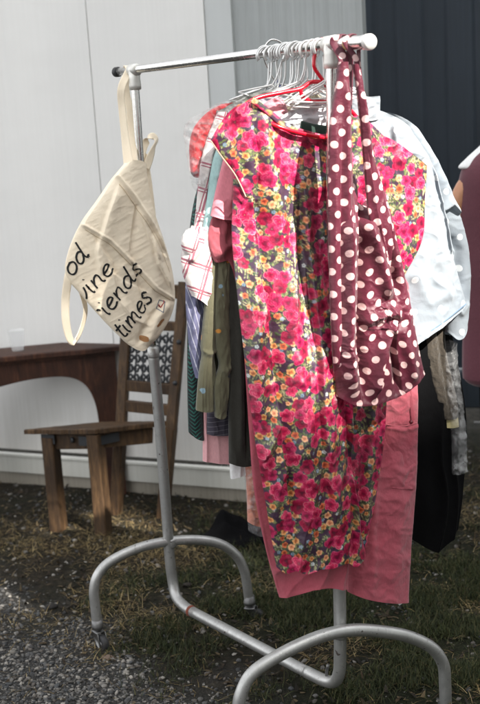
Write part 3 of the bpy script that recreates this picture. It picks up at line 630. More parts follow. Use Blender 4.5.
# ------------------------------------------------------------------ floral painter
TW, TH, PXM = 620, 900, 1060.
def lin(c): return np.array(rgb(*c))
def paint_floral():
    C = np.zeros((TH, TW, 3)); C[:] = lin((64, 44, 62)); yy, xx = np.mgrid[0:TH, 0:TW]; C *= (1+.12*fbm(xx/3., yy/90., 2, 4))[..., None]
    def stamp(cx, cy, R, fn):
        r = int(R*1.4)+2; ys_ = np.arange(int(cy)-r, int(cy)+r); xs_ = np.arange(int(cx)-r, int(cx)+r); Yg, Xg = np.meshgrid(ys_, xs_, indexing='ij')
        dx, dy = Xg-cx, Yg-cy; m, c = fn(dx, dy); iy, ix = Yg % TH, Xg % TW; m = np.clip(m, 0, 1)[..., None]; C[iy, ix] = C[iy, ix]*(1-m)+c*m
    def leaf(ang, L, wd_, c):
        def f(dx, dy):
            a, b_ = dx*math.cos(ang)+dy*math.sin(ang), -dx*math.sin(ang)+dy*math.cos(ang); s = np.clip(a/L+.5, 0, 1); m = (wd_*np.sin(s*math.pi)**.8-np.abs(b_))*1.2*((a > -L/2) & (a < L/2))
            cc = c[None, None]*(1+.35*np.sign(b_)[..., None]*.6+.25*(np.abs(b_) < .5)[..., None]); return m, cc
        return f
    def rose(R, cols, n, seed, rings=4):
        rg = np.random.default_rng(seed); layers = []
        for k in range(rings):
            rad = R*(1-.235*k); m_ = max(3, n-k); ph = rg.uniform(0, 6.28)
            for j in range(m_): layers.append((k, ph+j*6.283/m_+rg.normal(0, .15), rad, rg.uniform(.85, 1.12)))
        def f(dx, dy):
            M_ = np.zeros(dx.shape); c = np.zeros(dx.shape+(3,)); wx = dx+.07*R*vnoise(dx*.16+seed, dy*.16, seed); wy = dy+.07*R*vnoise(dx*.16, dy*.16+seed, seed+1)
            for k, a, rad, sc in layers:
                px_, py_ = math.cos(a)*rad*.56, math.sin(a)*rad*.56; pr_ = rad*.50*sc; d = np.hypot(wx-px_, wy-py_); m = np.clip((pr_-d)*.9, 0, 1)
                e = np.clip(d/pr_, 0, 1); rim = np.clip((e-.72)/.2, 0, 1); out = (wx*math.cos(a)+wy*math.sin(a)-math.hypot(px_, py_))/pr_; hi = np.clip(out*.8+.35, 0, 1)*(.55+.45*sc)
                cc = cols[0]*(1-hi)[..., None]+cols[1]*hi[..., None]; cc = cc*(1-.55*rim*(out > .1))[..., None]+cols[2]*(.55*rim*(out > .1))[..., None]
                if k == rings-1: cc = cols[0]*.8*np.ones_like(cc)
                c = c*(1-m[..., None])+cc*m[..., None]; M_ = np.maximum(M_, m)
            return M_, c
        return f
    MAG = [(lin((118, 6, 50)), lin((178, 20, 80)), lin((226, 110, 140))), (lin((96, 5, 38)), lin((156, 12, 58)), lin((196, 60, 100))), (lin((150, 8, 58)), lin((204, 36, 88)), lin((244, 170, 180)))]
    ORG = [(lin((180, 100, 56)), lin((232, 168, 104)), lin((248, 220, 166))), (lin((206, 122, 84)), lin((240, 182, 134)), lin((250, 226, 196))), (lin((160, 62, 40)), lin((222, 118, 76)), lin((244, 178, 120)))]
    GRN = [lin(c) for c in ((84, 94, 58), (112, 116, 76), (58, 74, 50), (146, 144, 108))]
    def spread(n, dmin, avoid=()):
        pts = []; k = 0
        while len(pts) < n and k < n*60:
            k += 1; p = np.array([random.uniform(0, TW), random.uniform(0, TH)]); ok = True
            for L_, dm in [(pts, dmin)]+list(avoid):
                for q_ in L_:
                    d = np.abs(p-q_); d = np.minimum(d, [TW-d[0], TH-d[1]])
                    if d[0]**2+d[1]**2 < dm*dm: ok = False; break
                if not ok: break
            if ok: pts.append(p)
        return pts
    cl = spread(165, 36); big = []; sm = []
    for c in cl:
        m = random.choice([1, 2, 2, 3, 3]); a = random.uniform(0, 6.28)
        for j in range(m):
            a += random.uniform(1.4, 2.6); r = random.uniform(13, 20) if m > 1 else 4; big.append((c+[math.cos(a)*r, math.sin(a)*r], random.uniform(14.5, 21)))
    for c in spread(330, 17, [([b_[0] for b_ in big], 18)]): sm.append((c, random.uniform(6.5, 10.5)))
    for (c, R) in big+sm:
        for j in range(7 if R > 12 else 4):
            a = random.uniform(0, 6.28); r = R*random.uniform(.9, 1.5); stamp(c[0]+math.cos(a)*r, c[1]+math.sin(a)*r, 12, leaf(a+random.uniform(-.6, .6), random.uniform(9, 17), random.uniform(2.6, 4.4), random.choice(GRN)))
    for c in spread(560, 12, [([b_[0] for b_ in big], 18)]):
        a = random.uniform(0, 6.28)
        for j in range(5):
            p = c+np.array([math.cos(a), math.sin(a)])*j*4; 
            for sgn in (-1, 1): stamp(p[0]+sgn*math.sin(a)*3, p[1]-sgn*math.cos(a)*3, 5, leaf(a+sgn*.7, 6.5, 1.9, random.choice(GRN)))
    for c in spread(150, 20, [([b_[0] for b_ in big], 20)]):
        cc = random.choice([lin((140, 160, 178)), lin((190, 196, 196)), lin((110, 132, 150))])
        for j in range(5):
            a = j*1.257+random.uniform(-.2, .2); stamp(c[0]+3.2*math.cos(a), c[1]+3.2*math.sin(a), 4, lambda dx, dy, cc=cc: ((2.5-np.hypot(dx, dy))*1.2, cc[None, None]*np.ones(dx.shape+(3,))))
    for i, (c, R) in enumerate(sm): stamp(c[0], c[1], R, rose(R, ORG[i % 3], 5, 100+i, 3))
    for i, (c, R) in enumerate(big): stamp(c[0], c[1], R, rose(R, MAG[i % 3], 5, 900+i, 4))
    return np.clip(C, 0, 1)
TILE = paint_floral()
def floral(UV):
    x = UV[:, 0]*PXM; y = -UV[:, 1]*PXM; x0 = np.floor(x).astype(int); y0 = np.floor(y).astype(int); fx_, fy_ = (x-x0)[:, None], (y-y0)[:, None]
    g = lambda a, b_: TILE[b_ % TH, a % TW]
    return (g(x0, y0)*(1-fx_)+g(x0+1, y0)*fx_)*(1-fy_)+(g(x0, y0+1)*(1-fx_)+g(x0+1, y0+1)*fx_)*fy_
b = NB('floral_cotton_satin'); cr = weave(b, .3, 1100., .6, 20); b.P(color=b.n('ShaderNodeVertexColor', layer_name='pattern').outputs[0], rough=.40, spec=.5, sheen=.03); M['floral'] = b.m

fd = thing('floral_dress', P(300, 560, .03), 'long sleeveless floral dress with magenta roses on plum, frontmost on the rack', 'dress')
fr = [
 [(232, 150), (240, 118), (251, 99), (266, 110), (286, 127), (322, 136), (352, 116), (385, 140), (415, 165)],
 [(233, 185), (245, 178), (258, 174), (272, 175), (292, 178), (325, 178), (352, 176), (388, 180), (420, 185)],
 [(232, 240), (247, 240), (262, 240), (278, 240), (296, 240), (322, 240), (352, 240), (382, 242), (410, 248)],
 [(239, 310, -.04), (252, 310, -.04), (266, 310, -.04), (280, 310, -.04), (298, 310, -.04), (322, 310, -.05), (345, 310, -.05), (370, 310, -.03), (394, 310, -.02)],
 [(247, 380, -.07), (258, 380, -.07), (270, 380, -.07), (284, 380, -.07), (300, 380, -.08), (320, 380, -.09), (334, 380, -.09), (346, 380, -.09), (358, 380, -.07)],
 [(255, 440, -.09), (264, 440, -.09), (276, 440, -.09), (288, 440, -.09), (302, 440, -.1), (318, 440, -.1), (330, 440, -.1), (340, 440, -.1), (349, 440, -.09)],
 [(265, 500, -.10), (272, 500, -.10), (282, 500, -.10), (292, 500, -.10), (306, 500, -.1), (320, 500, -.11), (333, 500, -.11), (344, 500, -.11), (354, 500, -.10)],
 [(276, 567, -.10), (284, 571, -.10), (292, 567, -.10), (302, 571, -.10), (314, 566, -.1), (328, 565, -.11), (343, 560, -.11), (353, 564, -.1), (365, 552, -.08)]]
cloth('body', fr, .055, M['floral'], fd, nu=330, nv=620, thick=.028, painter=floral, disp=[
 ridge([(256, 100), (268, 190), (286, 300), (298, 420), (312, 566)], 8, .024, 11), ridge([(246, 150), (250, 260), (258, 400), (274, 560)], 5, .012, 6), crease([(250, 118), (250, 200), (268, 330), (284, 470), (296, 560)], 6, -.018),
 crease([(296, 150), (300, 240), (312, 330), (318, 430), (334, 560)], 8, .024), ridge([(318, 150), (322, 300), (330, 420), (342, 560)], 9, .015, 12), crease([(330, 330), (343, 400), (350, 470), (353, 560)], 7, .034),
 ridge([(372, 150), (380, 260), (372, 400), (366, 540)], 9, .010), drape(.007, .042, -.12, 3, 110, 300), wrinkle(.003, 34, 60, 5, .2), wrinkle(.005, 22, 16, 12, -.3, False),
 ridge([(262, 388), (290, 378), (312, 384)], 5, .004), ridge([(258, 352), (280, 362), (300, 352)], 5, .003)], hem=.002)
cloth('side_panel', [[(338, 340, .0), (352, 340), (368, 340), (390, 340)], [(338, 390, -.03), (352, 390, -.03), (368, 390, -.03), (387, 390, -.03)], [(338, 440, -.045), (352, 440, -.045), (366, 440, -.045), (384, 440, -.04)], [(340, 500, -.055), (351, 500, -.055), (362, 500, -.055), (375, 500, -.05)], [(346, 548, -.06), (352, 552, -.06), (358, 550, -.06), (366, 540, -.06)]], .055, M['floral'], fd, nu=120, nv=300, thick=.018, painter=floral, disp=[ridge([(372, 350), (370, 430), (360, 540)], 5, .010), crease([(358, 360), (360, 450), (354, 545)], 5, -.010), wrinkle(.003, 20, 40, 17, .1)], hem=.002)
sl = [[(256, 101, .03), (243, 103), (231, 112), (221, 125), (211, 141)], [(264, 128, .05), (252, 132, .005), (240, 140), (231, 148), (221, 156)], [(264, 160, .05), (257, 162, .01), (250, 166), (242, 170), (234, 173)], [(258, 200, .06), (255, 200, .03), (252, 199, .01), (249, 198), (245, 197)]]
cloth('cap_sleeve', sl, .035, M['floral'], fd, nu=110, nv=170, thick=.012, painter=floral, arc=0., disp=[ridge([(250, 103), (248, 150), (252, 190)], 5, .008), ridge([(236, 112), (238, 150), (246, 190)], 5, -.008), wrinkle(.002, 20, 30, 9, .5)])
sr = [[(372, 132, .0), (390, 140), (406, 151), (427, 166)], [(374, 175), (390, 180), (408, 188), (425, 200)], [(382, 220), (395, 224), (410, 232), (422, 240)], [(392, 258), (396, 264), (400, 270), (404, 276)]]
cloth('cap_sleeve', sr, .045, M['floral'], fd, nu=110, nv=190, thick=.014, painter=floral, disp=[ridge([(398, 142), (400, 200), (398, 262)], 7, .008), wrinkle(.002, 20, 34, 19, .1)])
# neckline band, sleeve piping and a dark green collar label
V, F, U = ribbon(Q((252, 100), (266, 110), (286, 126), (305, 133), (325, 137), (340, 128), (352, 116), t=.022), .014, (0, 0, 1.), .001, 60)
mesh('neck_band', V, F, M['floral'], fd, uv=U, col=floral(U*1.0+.2))
V, F, U = ribbon(Q((300, 127), (312, 130), (326, 132), t=.035), .030, (0, 0, 1.), .001, 20); mesh('neck_label', V, F, fabric('dark_green', rgb(24, 46, 38), .8), fd, uv=U)
V, F = tube([P(x, y, .02) for x, y in ((211, 141), (222, 157), (234, 173), (241, 186), (246, 197))], .0015, 6, 40); mesh('piping', V, F, fabric('pale_piping', rgb(222, 170, 150)), fd, uv=np.zeros((len(V), 2)))

# ------------------------------------------------------------------ pink dungarees behind the dress
M['pink'] = fabric('dusty_pink_linen', rgb(166, 82, 94), .9, .25, .9, 20, c2=rgb(162, 72, 86))
pk = thing('linen_dungarees', P(330, 590, .06), 'dusty pink linen dungarees hanging just behind the floral dress', 'dungarees')
cloth('leg', [[(240, 290), (270, 290), (300, 290), (330, 290)], [(247, 400), (275, 400), (305, 400), (336, 400)], [(249, 430, -.02), (275, 430, -.02), (305, 430, -.02), (340, 430, -.02)], [(254, 490, -.05), (285, 490, -.05), (320, 490, -.08), (344, 490, -.115)], [(266, 550, -.06), (290, 550, -.07), (322, 550, -.11), (348, 550, -.125)], [(279, 597, -.06), (296, 592, -.08), (318, 586, -.115), (348, 589, -.125)]], .088, M['pink'], pk,
      nu=120, nv=200, thick=.02, disp=[drape(.006, .045, -.1, 41, 300, 560), wrinkle(.0016, 24, 40, 42)], hem=.0015)
cloth('leg', [[(330, 200, .02), (352, 200, .02), (380, 200, .02), (402, 205, .02)], [(335, 300, .01), (360, 300, .01), (388, 300, .01), (410, 300, .01)], [(345, 380), (370, 382), (395, 382), (417, 384)], [(347, 430), (370, 430), (395, 430), (417, 430)], [(346, 480, -.04), (368, 480, -.04), (392, 480, -.04), (416, 480, -.04)], [(347, 545, -.06), (366, 545, -.06), (388, 545, -.06), (411, 545, -.06)], [(347, 591, -.06), (366, 596, -.06), (388, 599, -.06), (408, 601, -.06)]], .088, M['pink'], pk,
      nu=150, nv=260, thick=.03, disp=[ridge([(372, 430), (368, 500), (366, 596)], 4, .007), ridge([(390, 440), (396, 500), (388, 590)], 8, .008), wrinkle(.0045, 30, 22, 44, .5), wrinkle(.002, 16, 12, 45, -.4), ridge([(386, 441), (400, 447), (417, 437)], 3, .006), ridge([(384, 462), (398, 470), (416, 460)], 3.5, .006), ridge([(380, 490), (398, 500), (414, 486)], 4, .004)], hem=.0015)
cloth('pocket', [[(384, 424), (395, 425), (406, 426), (418, 423)], [(384, 455, -.01), (395, 456, -.01), (406, 456, -.01), (417, 455, -.01)], [(384, 486, -.035), (395, 487, -.035), (406, 488, -.035), (415, 487, -.035)]], .058, M['pink'], pk, nu=50, nv=60, thick=.012, back=False, disp=[ridge([(384, 427), (400, 429), (418, 426)], 2, .004, fade=0), wrinkle(.003, 16, 12, 46, .4)])
V, F = tube([P(x, y, .046) for x, y in ((384, 424), (395, 426), (406, 426), (417, 423))], .0018, 6, 20); mesh('pocket_seam', V, F, M['pink'], pk, uv=np.zeros((len(V), 2)))
V, F = lathe(P(411, 422, .045), [(.0052, 0), (.0055, .002), (.001, .003)], 12, CAM-P(411, 422, .045)); mesh('button', V, F, plain('dark_button', rgb(96, 20, 36), .4), pk)
V, F, U = ribbon([P(x, y, .06) for x, y in ((409, 385), (411, 400), (413, 420))], .010, (1, 0, 0), .001, 16); mesh('side_tab', V, F, M['pink'], pk, uv=U)
V, F, U = ribbon([P(x, y, .03) for x, y in ((395, 598), (399, 601), (401, 604))], .012, (1, .3, 0), .001, 8); mesh('care_tag', V, F, M['tee'], pk, uv=U)

# ------------------------------------------------------------------ polka dot bag on the end of the rail
b = NB('polka_satin'); uv = b.uv(); weave(b, .15, 1200., .7, 22)
def dots(b, uv, sx, sy, r):
    s = b.n('ShaderNodeSeparateXYZ', {0: uv}); x = b.math('DIVIDE', s.outputs[0], sx); y = b.math('DIVIDE', s.outputs[1], sy); row = b.math('FLOOR', y)
    odd = b.math('MULTIPLY', b.math('MODULO', b.math('ABSOLUTE', row), 2.), .5); fxx = b.math('SUBTRACT', b.math('FRACT', b.math('ADD', x, odd)), .5); fyy = b.math('SUBTRACT', b.math('FRACT', y), .5)
    d = b.math('SQRT', b.math('ADD', b.math('POWER', b.math('MULTIPLY', fxx, sx), 2.), b.math('POWER', b.math('MULTIPLY', fyy, sy), 2.)))
    return b.math('MULTIPLY', b.n('ShaderNodeMapRange', {0: d, 1: r*1.06, 2: r*.94, 3: 0., 4: 1.}).outputs[0], 1.)
f = dots(b, uv, .040, .026, .0083); n = b.noise(14, 4, .6, uv)
b.P(color=b.mix(f, b.mix(n, rgb(86, 15, 38), rgb(68, 11, 31)), rgb(206, 170, 168)), rough=.52, spec=.4, sheen=.15); M['polka'] = b.m
pb_ = thing('polka_dot_bag', P(372, 400, -.09), 'maroon satin bag with pale polka dots hanging from the end of the rail', 'bag')
cloth('bag_body', [[(333, 172, .07), (340, 172, .07), (348, 176, .07), (358, 203, .04), (367, 204, .04), (380, 178, .05)], [(330, 205, .03), (342, 205, .03), (353, 207, .025), (363, 214, .02), (374, 213, .02), (388, 205, .02)], [(329, 230), (341, 230), (353, 230), (366, 230), (380, 230), (393, 230)], [(330, 270), (343, 270), (356, 270), (372, 270), (388, 270), (402, 268)], [(331, 310), (345, 310), (358, 310), (377, 310), (394, 310), (411, 308)],
   [(333, 350), (348, 352), (362, 353), (381, 352), (399, 350), (418, 346)], [(336, 396), (350, 403), (366, 403), (386, 397), (405, 388), (424, 373)]], -.085, M['polka'], pb_, nu=220, nv=360, thick=.030, disp=[
   ridge([(341, 170), (343, 250), (342, 350), (348, 400)], 5.5, .034, 7), crease([(354, 170), (355, 240), (352, 330), (358, 400)], 6, -.034), ridge([(360, 215), (372, 255), (384, 300)], 6, .028), crease([(368, 170), (380, 230), (392, 300)], 5, -.026),
   ridge([(378, 180), (392, 250), (404, 320), (414, 370)], 7, .012), ridge([(356, 322), (372, 316), (396, 308)], 5, .018), ridge([(380, 300), (390, 316), (382, 330)], 4, .014), crease([(368, 400), (376, 350), (388, 318)], 6, .030), crease([(396, 392), (390, 350), (388, 322)], 5, -.026), ridge([(412, 384), (402, 350), (394, 322)], 5, .016),
   lambda X, Y: wrinkle(.011, 13, 10, 61)(X, Y)*np.exp(-((X-380)/17)**2-((Y-315)/16)**2), lambda X, Y: wrinkle(.006, 9, 8, 62)(X, Y)*np.exp(-((X-345)/14)**2-((Y-355)/16)**2), wrinkle(.0028, 14, 24, 63, .2)], hem=.003)
def strap(pts, wid, side, nm='strap', par=None, mt='polka', **k):
    V, F, U = ribbon(pts, wid, side, .0012, **k); return mesh(nm, V, F, M[mt], par, uv=U)
railp = lambda s: NT+(e2-NT)*s
def over(s, px_front, ds=.018, back=None):
    c = railp(s); tv = np.array([math.cos(PHI), math.sin(PHI), 0.]); return [c-up*.0-tv*.02*-1+up*-.012+0*tv, c+tv*.016+up*.012, c+up*.0195, c-tv*.0195+up*.008]
c = railp(.30); nrm = np.array([ed_[1], -ed_[0], 0.]); nrm = nrm/np.linalg.norm(nrm)
def loop(s, pts, back, wid, lab):
    c = railp(s); fr_ = -nrm if (-nrm) @ (CAM-c) > 0 else nrm; R_ = .0192
    arc = [c+fr_*R_*math.cos(a)+up*R_*math.sin(a) for a in np.linspace(math.radians(0), math.radians(180), 7)][::-1]
    allp = [P(x, y, tt) for x, y, tt in back][::-1]+arc+[P(x, y, tt) for x, y, tt in pts]; strap(allp, wid, [ed_]*3+[ed_+0*up]*2+[(.9, -.1, 0)]*3, par=pb_, n=120)
loop(.30, [(343, 58, -.07), (343, 66, -.075), (342, 78, -.08)], [(350, 60, -.03), (349, 100, -.04), (346, 150, -.07)], [.022, .022, .022, .024, .026], '')
loop(.58, [(355.5, 58, -.10), (357, 66, -.103), (358.5, 74, -.106)], [(359, 66, -.09), (364, 105, -.095), (370, 150, -.1)], [.012, .012, .012, .012, .013], '')
cloth('strap', [[(338.5, 62), (343, 62), (348, 62)], [(336, 87), (342, 87), (349, 87)], [(330, 122), (340, 122), (351, 122)], [(328.5, 155), (340, 155), (352, 155)], [(328, 200), (340, 200), (353, 200)], [(329, 260), (341, 260), (354, 260)], [(331, 320), (342, 320), (354, 320)], [(333, 360, .01), (343, 362, .01), (353, 364, .01)], [(336, 392, .05), (344, 396, .05), (352, 398, .05)]], -.105, M['polka'], pb_, nu=70, nv=300, thick=.012,
   disp=[ridge([(345, 80), (346, 200), (344, 380)], 3.5, .010, fade=.05), ridge([(334, 110), (333, 250), (336, 370)], 3, .006), crease([(340, 130), (339, 250), (341, 360)], 3, -.006), wrinkle(.002, 14, 30, 64, .2)])
cloth('strap', [[(353, 64), (355.5, 64), (358.5, 64)], [(356.5, 87), (360, 87), (363.5, 87)], [(360, 120), (364, 120), (368, 120)], [(363, 153), (368, 153), (373, 153)], [(366, 187), (373, 187), (382, 187)], [(370, 225), (380, 225), (392, 225)], [(378, 265, .02), (388, 265, .02), (400, 265, .02)], [(388, 300, .07), (396, 300, .07), (406, 300, .07)]], -.110, M['polka'], pb_, nu=50, nv=240, thick=.008,
   disp=[ridge([(362, 90), (371, 180), (386, 270)], 3, .008, fade=.05), crease([(366, 150), (376, 210), (390, 270)], 3, -.006), wrinkle(.002, 12, 26, 65, .2)])

# ------------------------------------------------------------------ pale denim shirt
b = NB('pale_denim'); cr = weave(b, .5, 700., .4, 22); uv = b.uv(); f = dots(b, uv, .080, .042, .0088); n = b.noise(7, 5, .6, uv); tw = b.n('ShaderNodeTexWave', {'Vector': b.scale(uv, (1, 1, 1), (0, 0, .8)), 'Scale': 380., 'Distortion': .4}).outputs[0]
c = b.mix(b.ramp(n, [(.3, (0, 0, 0)), (.7, (1, 1, 1))]), rgb(112, 121, 130), rgb(136, 143, 149)); c = b.mix(b.math('MULTIPLY', tw, .2), c, rgb(150, 160, 170))
b.P(color=b.mix(b.math('MULTIPLY', f, .8), c, rgb(196, 200, 202)), rough=.85, sheen=.2); M['denim'] = b.m
ds = thing('denim_shirt', P(410, 330, .1), 'pale washed denim shirt with white dots, behind the floral dress on the right', 'shirt')
cloth('shirt_body', [[(345, 112, .0), (362, 108), (378, 112), (398, 122), (410, 132)], [(345, 150), (372, 150), (400, 152), (420, 158), (432, 170)], [(350, 200), (380, 200), (405, 205), (428, 212), (443, 222)], [(360, 255), (385, 258), (412, 262), (436, 262), (454, 262)], [(378, 350), (398, 350), (418, 338), (442, 322), (466, 303)]], .115, M['denim'], ds, nu=130, nv=200, thick=.028,
      disp=[ridge([(395, 125), (420, 170), (436, 230), (440, 300)], 9, .010), ridge([(405, 180), (418, 240), (412, 330)], 9, .009), crease([(426, 160), (438, 210), (448, 260)], 5, .014), crease([(386, 118), (392, 180), (404, 260)], 8, .014), ridge([(400, 262), (425, 300), (452, 290)], 7, .009), wrinkle(.006, 34, 40, 71, .4), wrinkle(.0015, 14, 18, 73, .4)], hem=.002)
cloth('sleeve', [[(385, 112), (398, 118), (412, 128), (422, 140)], [(410, 150), (424, 158), (436, 168), (444, 180)], [(434, 205), (446, 212), (456, 222), (463, 236)], [(446, 255), (455, 258), (463, 260), (468, 264)], [(448, 300), (455, 303), (463, 303), (467, 300)], [(446, 332), (452, 338), (459, 334), (465, 322)]], .145, M['denim'], ds, nu=80, nv=180, thick=.030, disp=[wrinkle(.003, 20, 30, 75, .8), crease([(434, 214), (446, 204), (456, 214)], 5, .016), crease([(442, 236), (452, 250), (452, 290)], 5, -.014), ridge([(448, 300), (456, 312), (464, 300)], 3, .008)], hem=.003)
V, F = tube([P(x, y, .085) for x, y in ((381, 351), (398, 350), (418, 339), (442, 323), (466, 304))], .0022, 6, 40); tag(mesh('hem_seam', V, F, fabric('denim_seam', rgb(96, 116, 136)), ds, uv=np.zeros((len(V), 2))), 'darker blue stitched hem')
V, F = tube([P(x, y, .09) for x, y in ((421, 150), (427, 185), (434, 222), (440, 262))], .0012, 6, 40); mesh('armhole_seam', V, F, fabric('denim_seam2', rgb(104, 122, 142)), ds, uv=np.zeros((len(V), 2)))
cloth('collar', [[(343, 96), (352, 96), (364, 97), (380, 96)], [(344, 106), (354, 107), (366, 108), (380, 110)], [(346, 118), (356, 120), (368, 121), (381, 118)]], .10, M['denim'], ds, nu=30, nv=30, thick=.02, disp=[wrinkle(.004, 12, 10, 77)])
# ------------------------------------------------------------------ dark things behind on the right
M['black'] = fabric('black_viscose', (.0035, .0035, .004), .95, .1, .6, 20, .0, .08)
o, _ = cloth('black_skirt', [[(352, 330, -.0), (385, 330), (420, 330), (452, 335)], [(360, 420), (395, 420), (430, 420), (466, 415)], [(372, 490), (405, 490), (438, 490), (463, 488)], [(388, 522), (410, 538), (434, 548), (458, 528)]], .19, M['black'], nu=90, nv=120, thick=.035, disp=[drape(.012, .05, -.05, 81, 330, 500)])
tag(o, 'long black skirt hanging behind the pink dungarees', 'skirt')
M['taupe'] = fabric('taupe_frayed', rgb(60, 54, 46), .9, .3, .9, 60)
o, _ = cloth('grey_scarf', [[(420, 300), (428, 300), (436, 300), (444, 300)], [(424, 350), (431, 350), (438, 350), (446, 350)], [(436, 400), (443, 400), (450, 398), (456, 396)], [(443, 419), (448, 419), (453, 418), (458, 416)]], .165, M['taupe'], nu=30, nv=80, thick=.012, disp=[ridge([(432, 300), (440, 360), (449, 418)], 2.5, -.006), wrinkle(.003, 6, 10, 83)])
tag(o, 'frayed grey-brown scarf end hanging below the denim shirt', 'scarf')
M['khaki'] = fabric('khaki', rgb(104, 96, 60), .85)
o, _ = cloth('khaki_strap', [[(432, 300), (436, 300), (441, 300)], [(438, 350), (443, 350), (448, 350)], [(444, 385), (447, 386), (450, 388)]], .175, M['khaki'], nu=16, nv=40, thick=.006)
tag(o, 'narrow khaki strap hanging between the black skirt and the grey scarf', 'strap')
b = NB('film_plastic'); n = b.noise(16, 4, .6, b.uv(), .9); n2 = b.noise(12, 3, .5, b.uv()); b.bump(n, 1., .02)
b.P(color=(.62, .63, .64), rough=.16, spec=.8, alpha=b.math('MULTIPLY_ADD', b.ramp(n, [(.45, (0, 0, 0)), (.75, (1, 1, 1))]), .32, .12)); M['film'] = b.m
o, _ = cloth('plastic_sleeve', [[(443, 340), (450, 340), (456, 342)], [(446, 390), (453, 390), (461, 392)], [(451, 430), (458, 430), (466, 432)], [(452, 474), (459, 473), (467, 470)]], .16, M['film'], nu=30, nv=60, thick=.010, disp=[wrinkle(.008, 8, 8, 85)])
tag(o, 'clear plastic sleeve hanging below the grey scarf', 'plastic sleeve')
o, _ = cloth('cream_tag', [[(446, 417), (452, 417), (458, 417)], [(447, 428), (453, 428), (459, 427)]], .163, fabric('cream', rgb(178, 168, 126)), nu=10, nv=10, thick=.002); tag(o, 'small cream swing tag at the end of the grey scarf', 'tag')

# ------------------------------------------------------------------ garments on the left of the bundle
def single(name, label, cat, net, t, mt, **k):
    o, info = cloth(name, net, t, mt, None, **k); tag(o, label, cat); return o, info
M['charcoal'] = fabric('charcoal_olive', rgb(40, 39, 33), .9, .2, .6)
single('olive_trousers', 'dark olive-grey trousers hanging straight behind the floral dress', 'trousers', [[(222, 130), (240, 130), (262, 130)], [(226, 260), (245, 260), (270, 260)], [(228, 360), (248, 360), (280, 360)], [(229, 463), (240, 465), (250, 464), (290, 462)]], .135, M['charcoal'], nu=70, nv=120, thick=.022, disp=[ridge([(234, 200), (237, 330), (238, 460)], 3, .010), crease([(241, 230), (242, 350), (243, 460)], 3, -.012), wrinkle(.002, 14, 40, 91)])
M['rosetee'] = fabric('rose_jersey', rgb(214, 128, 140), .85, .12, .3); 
tee = thing('pink_tee', P(235, 300, .14), 'rose pink top whose sleeve pokes out beside the floral dress', 'top')
cloth('sleeve', [[(236, 112), (243, 116), (252, 122)], [(226, 150), (236, 152), (250, 154)], [(216, 190), (230, 190), (248, 190)], [(211, 216), (221, 219), (236, 220)]], .118, M['rosetee'], tee, nu=60, nv=80, thick=.022, disp=[ridge([(236, 130), (226, 212)], 4, .008), wrinkle(.003, 16, 30, 92, .3)], hem=.002)
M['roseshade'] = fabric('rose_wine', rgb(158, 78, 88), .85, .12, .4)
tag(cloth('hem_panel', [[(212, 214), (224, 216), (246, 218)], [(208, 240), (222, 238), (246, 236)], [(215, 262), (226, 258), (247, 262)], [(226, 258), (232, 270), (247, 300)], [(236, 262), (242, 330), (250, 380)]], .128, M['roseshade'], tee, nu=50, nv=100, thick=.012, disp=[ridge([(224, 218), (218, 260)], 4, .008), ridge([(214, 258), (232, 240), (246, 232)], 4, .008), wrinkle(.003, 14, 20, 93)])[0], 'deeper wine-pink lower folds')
b = NB('embroidered_olive'); weave(b, .4, 800., .6, 30); uv = b.uv(); v1 = b.n('ShaderNodeTexVoronoi', {'Vector': uv, 'Scale': 34., 'Randomness': .9}); n = b.noise(60, 3, .5, uv)
msk = b.ramp(b.math('MULTIPLY_ADD', n, .35, v1.outputs['Distance']), [(.38, (1, 1, 1)), (.42, (0, 0, 0))]); sepc = b.n('ShaderNodeSeparateColor', {0: v1.outputs['Color']})
ec = b.ramp(sepc.outputs[0], [(.0, rgb(196, 132, 52)), (.34, rgb(120, 146, 160)), (.67, rgb(44, 56, 66)), (.9, rgb(190, 160, 90))]); ec.node.color_ramp.interpolation = 'CONSTANT'
keep = b.math('GREATER_THAN', sepc.outputs[1], .42); yz = b.n('ShaderNodeSeparateXYZ', {0: uv}).outputs[1]; top_ = b.math('GREATER_THAN', yz, .92)
b.P(color=b.mix(b.math('MULTIPLY', b.math('MULTIPLY', msk, keep), top_), b.mix(b.noise(12, 4, .6, uv), rgb(84, 82, 62), rgb(102, 99, 76)), ec), rough=.9, sheen=.3); M['embro'] = b.m
M['olivebody'] = fabric('olive_body', rgb(58, 56, 42))
ol = thing('embroidered_blouse', P(215, 400, .16), 'olive green blouse with embroidered sleeves and gathered frilled cuffs', 'blouse')
cloth('sleeve', [[(208, 225), (214, 225), (222, 225)], [(206, 245), (214, 240), (222, 242)], [(205, 300), (212, 300), (219, 302)], [(201, 345), (208, 345), (217, 347)], [(202, 355), (207, 355), (214, 355)], [(199, 375), (206, 376), (216, 376)], [(196, 410), (205, 411), (214, 410)]], .150, M['embro'], ol, nu=60, nv=180, thick=.016, disp=[drape(.004, .16, .0, 95, 350, 400), wrinkle(.002, 8, 30, 96), ridge([(198, 350), (208, 353), (218, 350)], 2.5, .005)], hem=.003)
cloth('bodice', [[(210, 262), (218, 262), (232, 262)], [(207, 300), (218, 300), (232, 300)], [(208, 352), (218, 354), (232, 354)], [(210, 400), (219, 402), (230, 402)]], .168, M['olivebody'], ol, nu=30, nv=40, thick=.008)
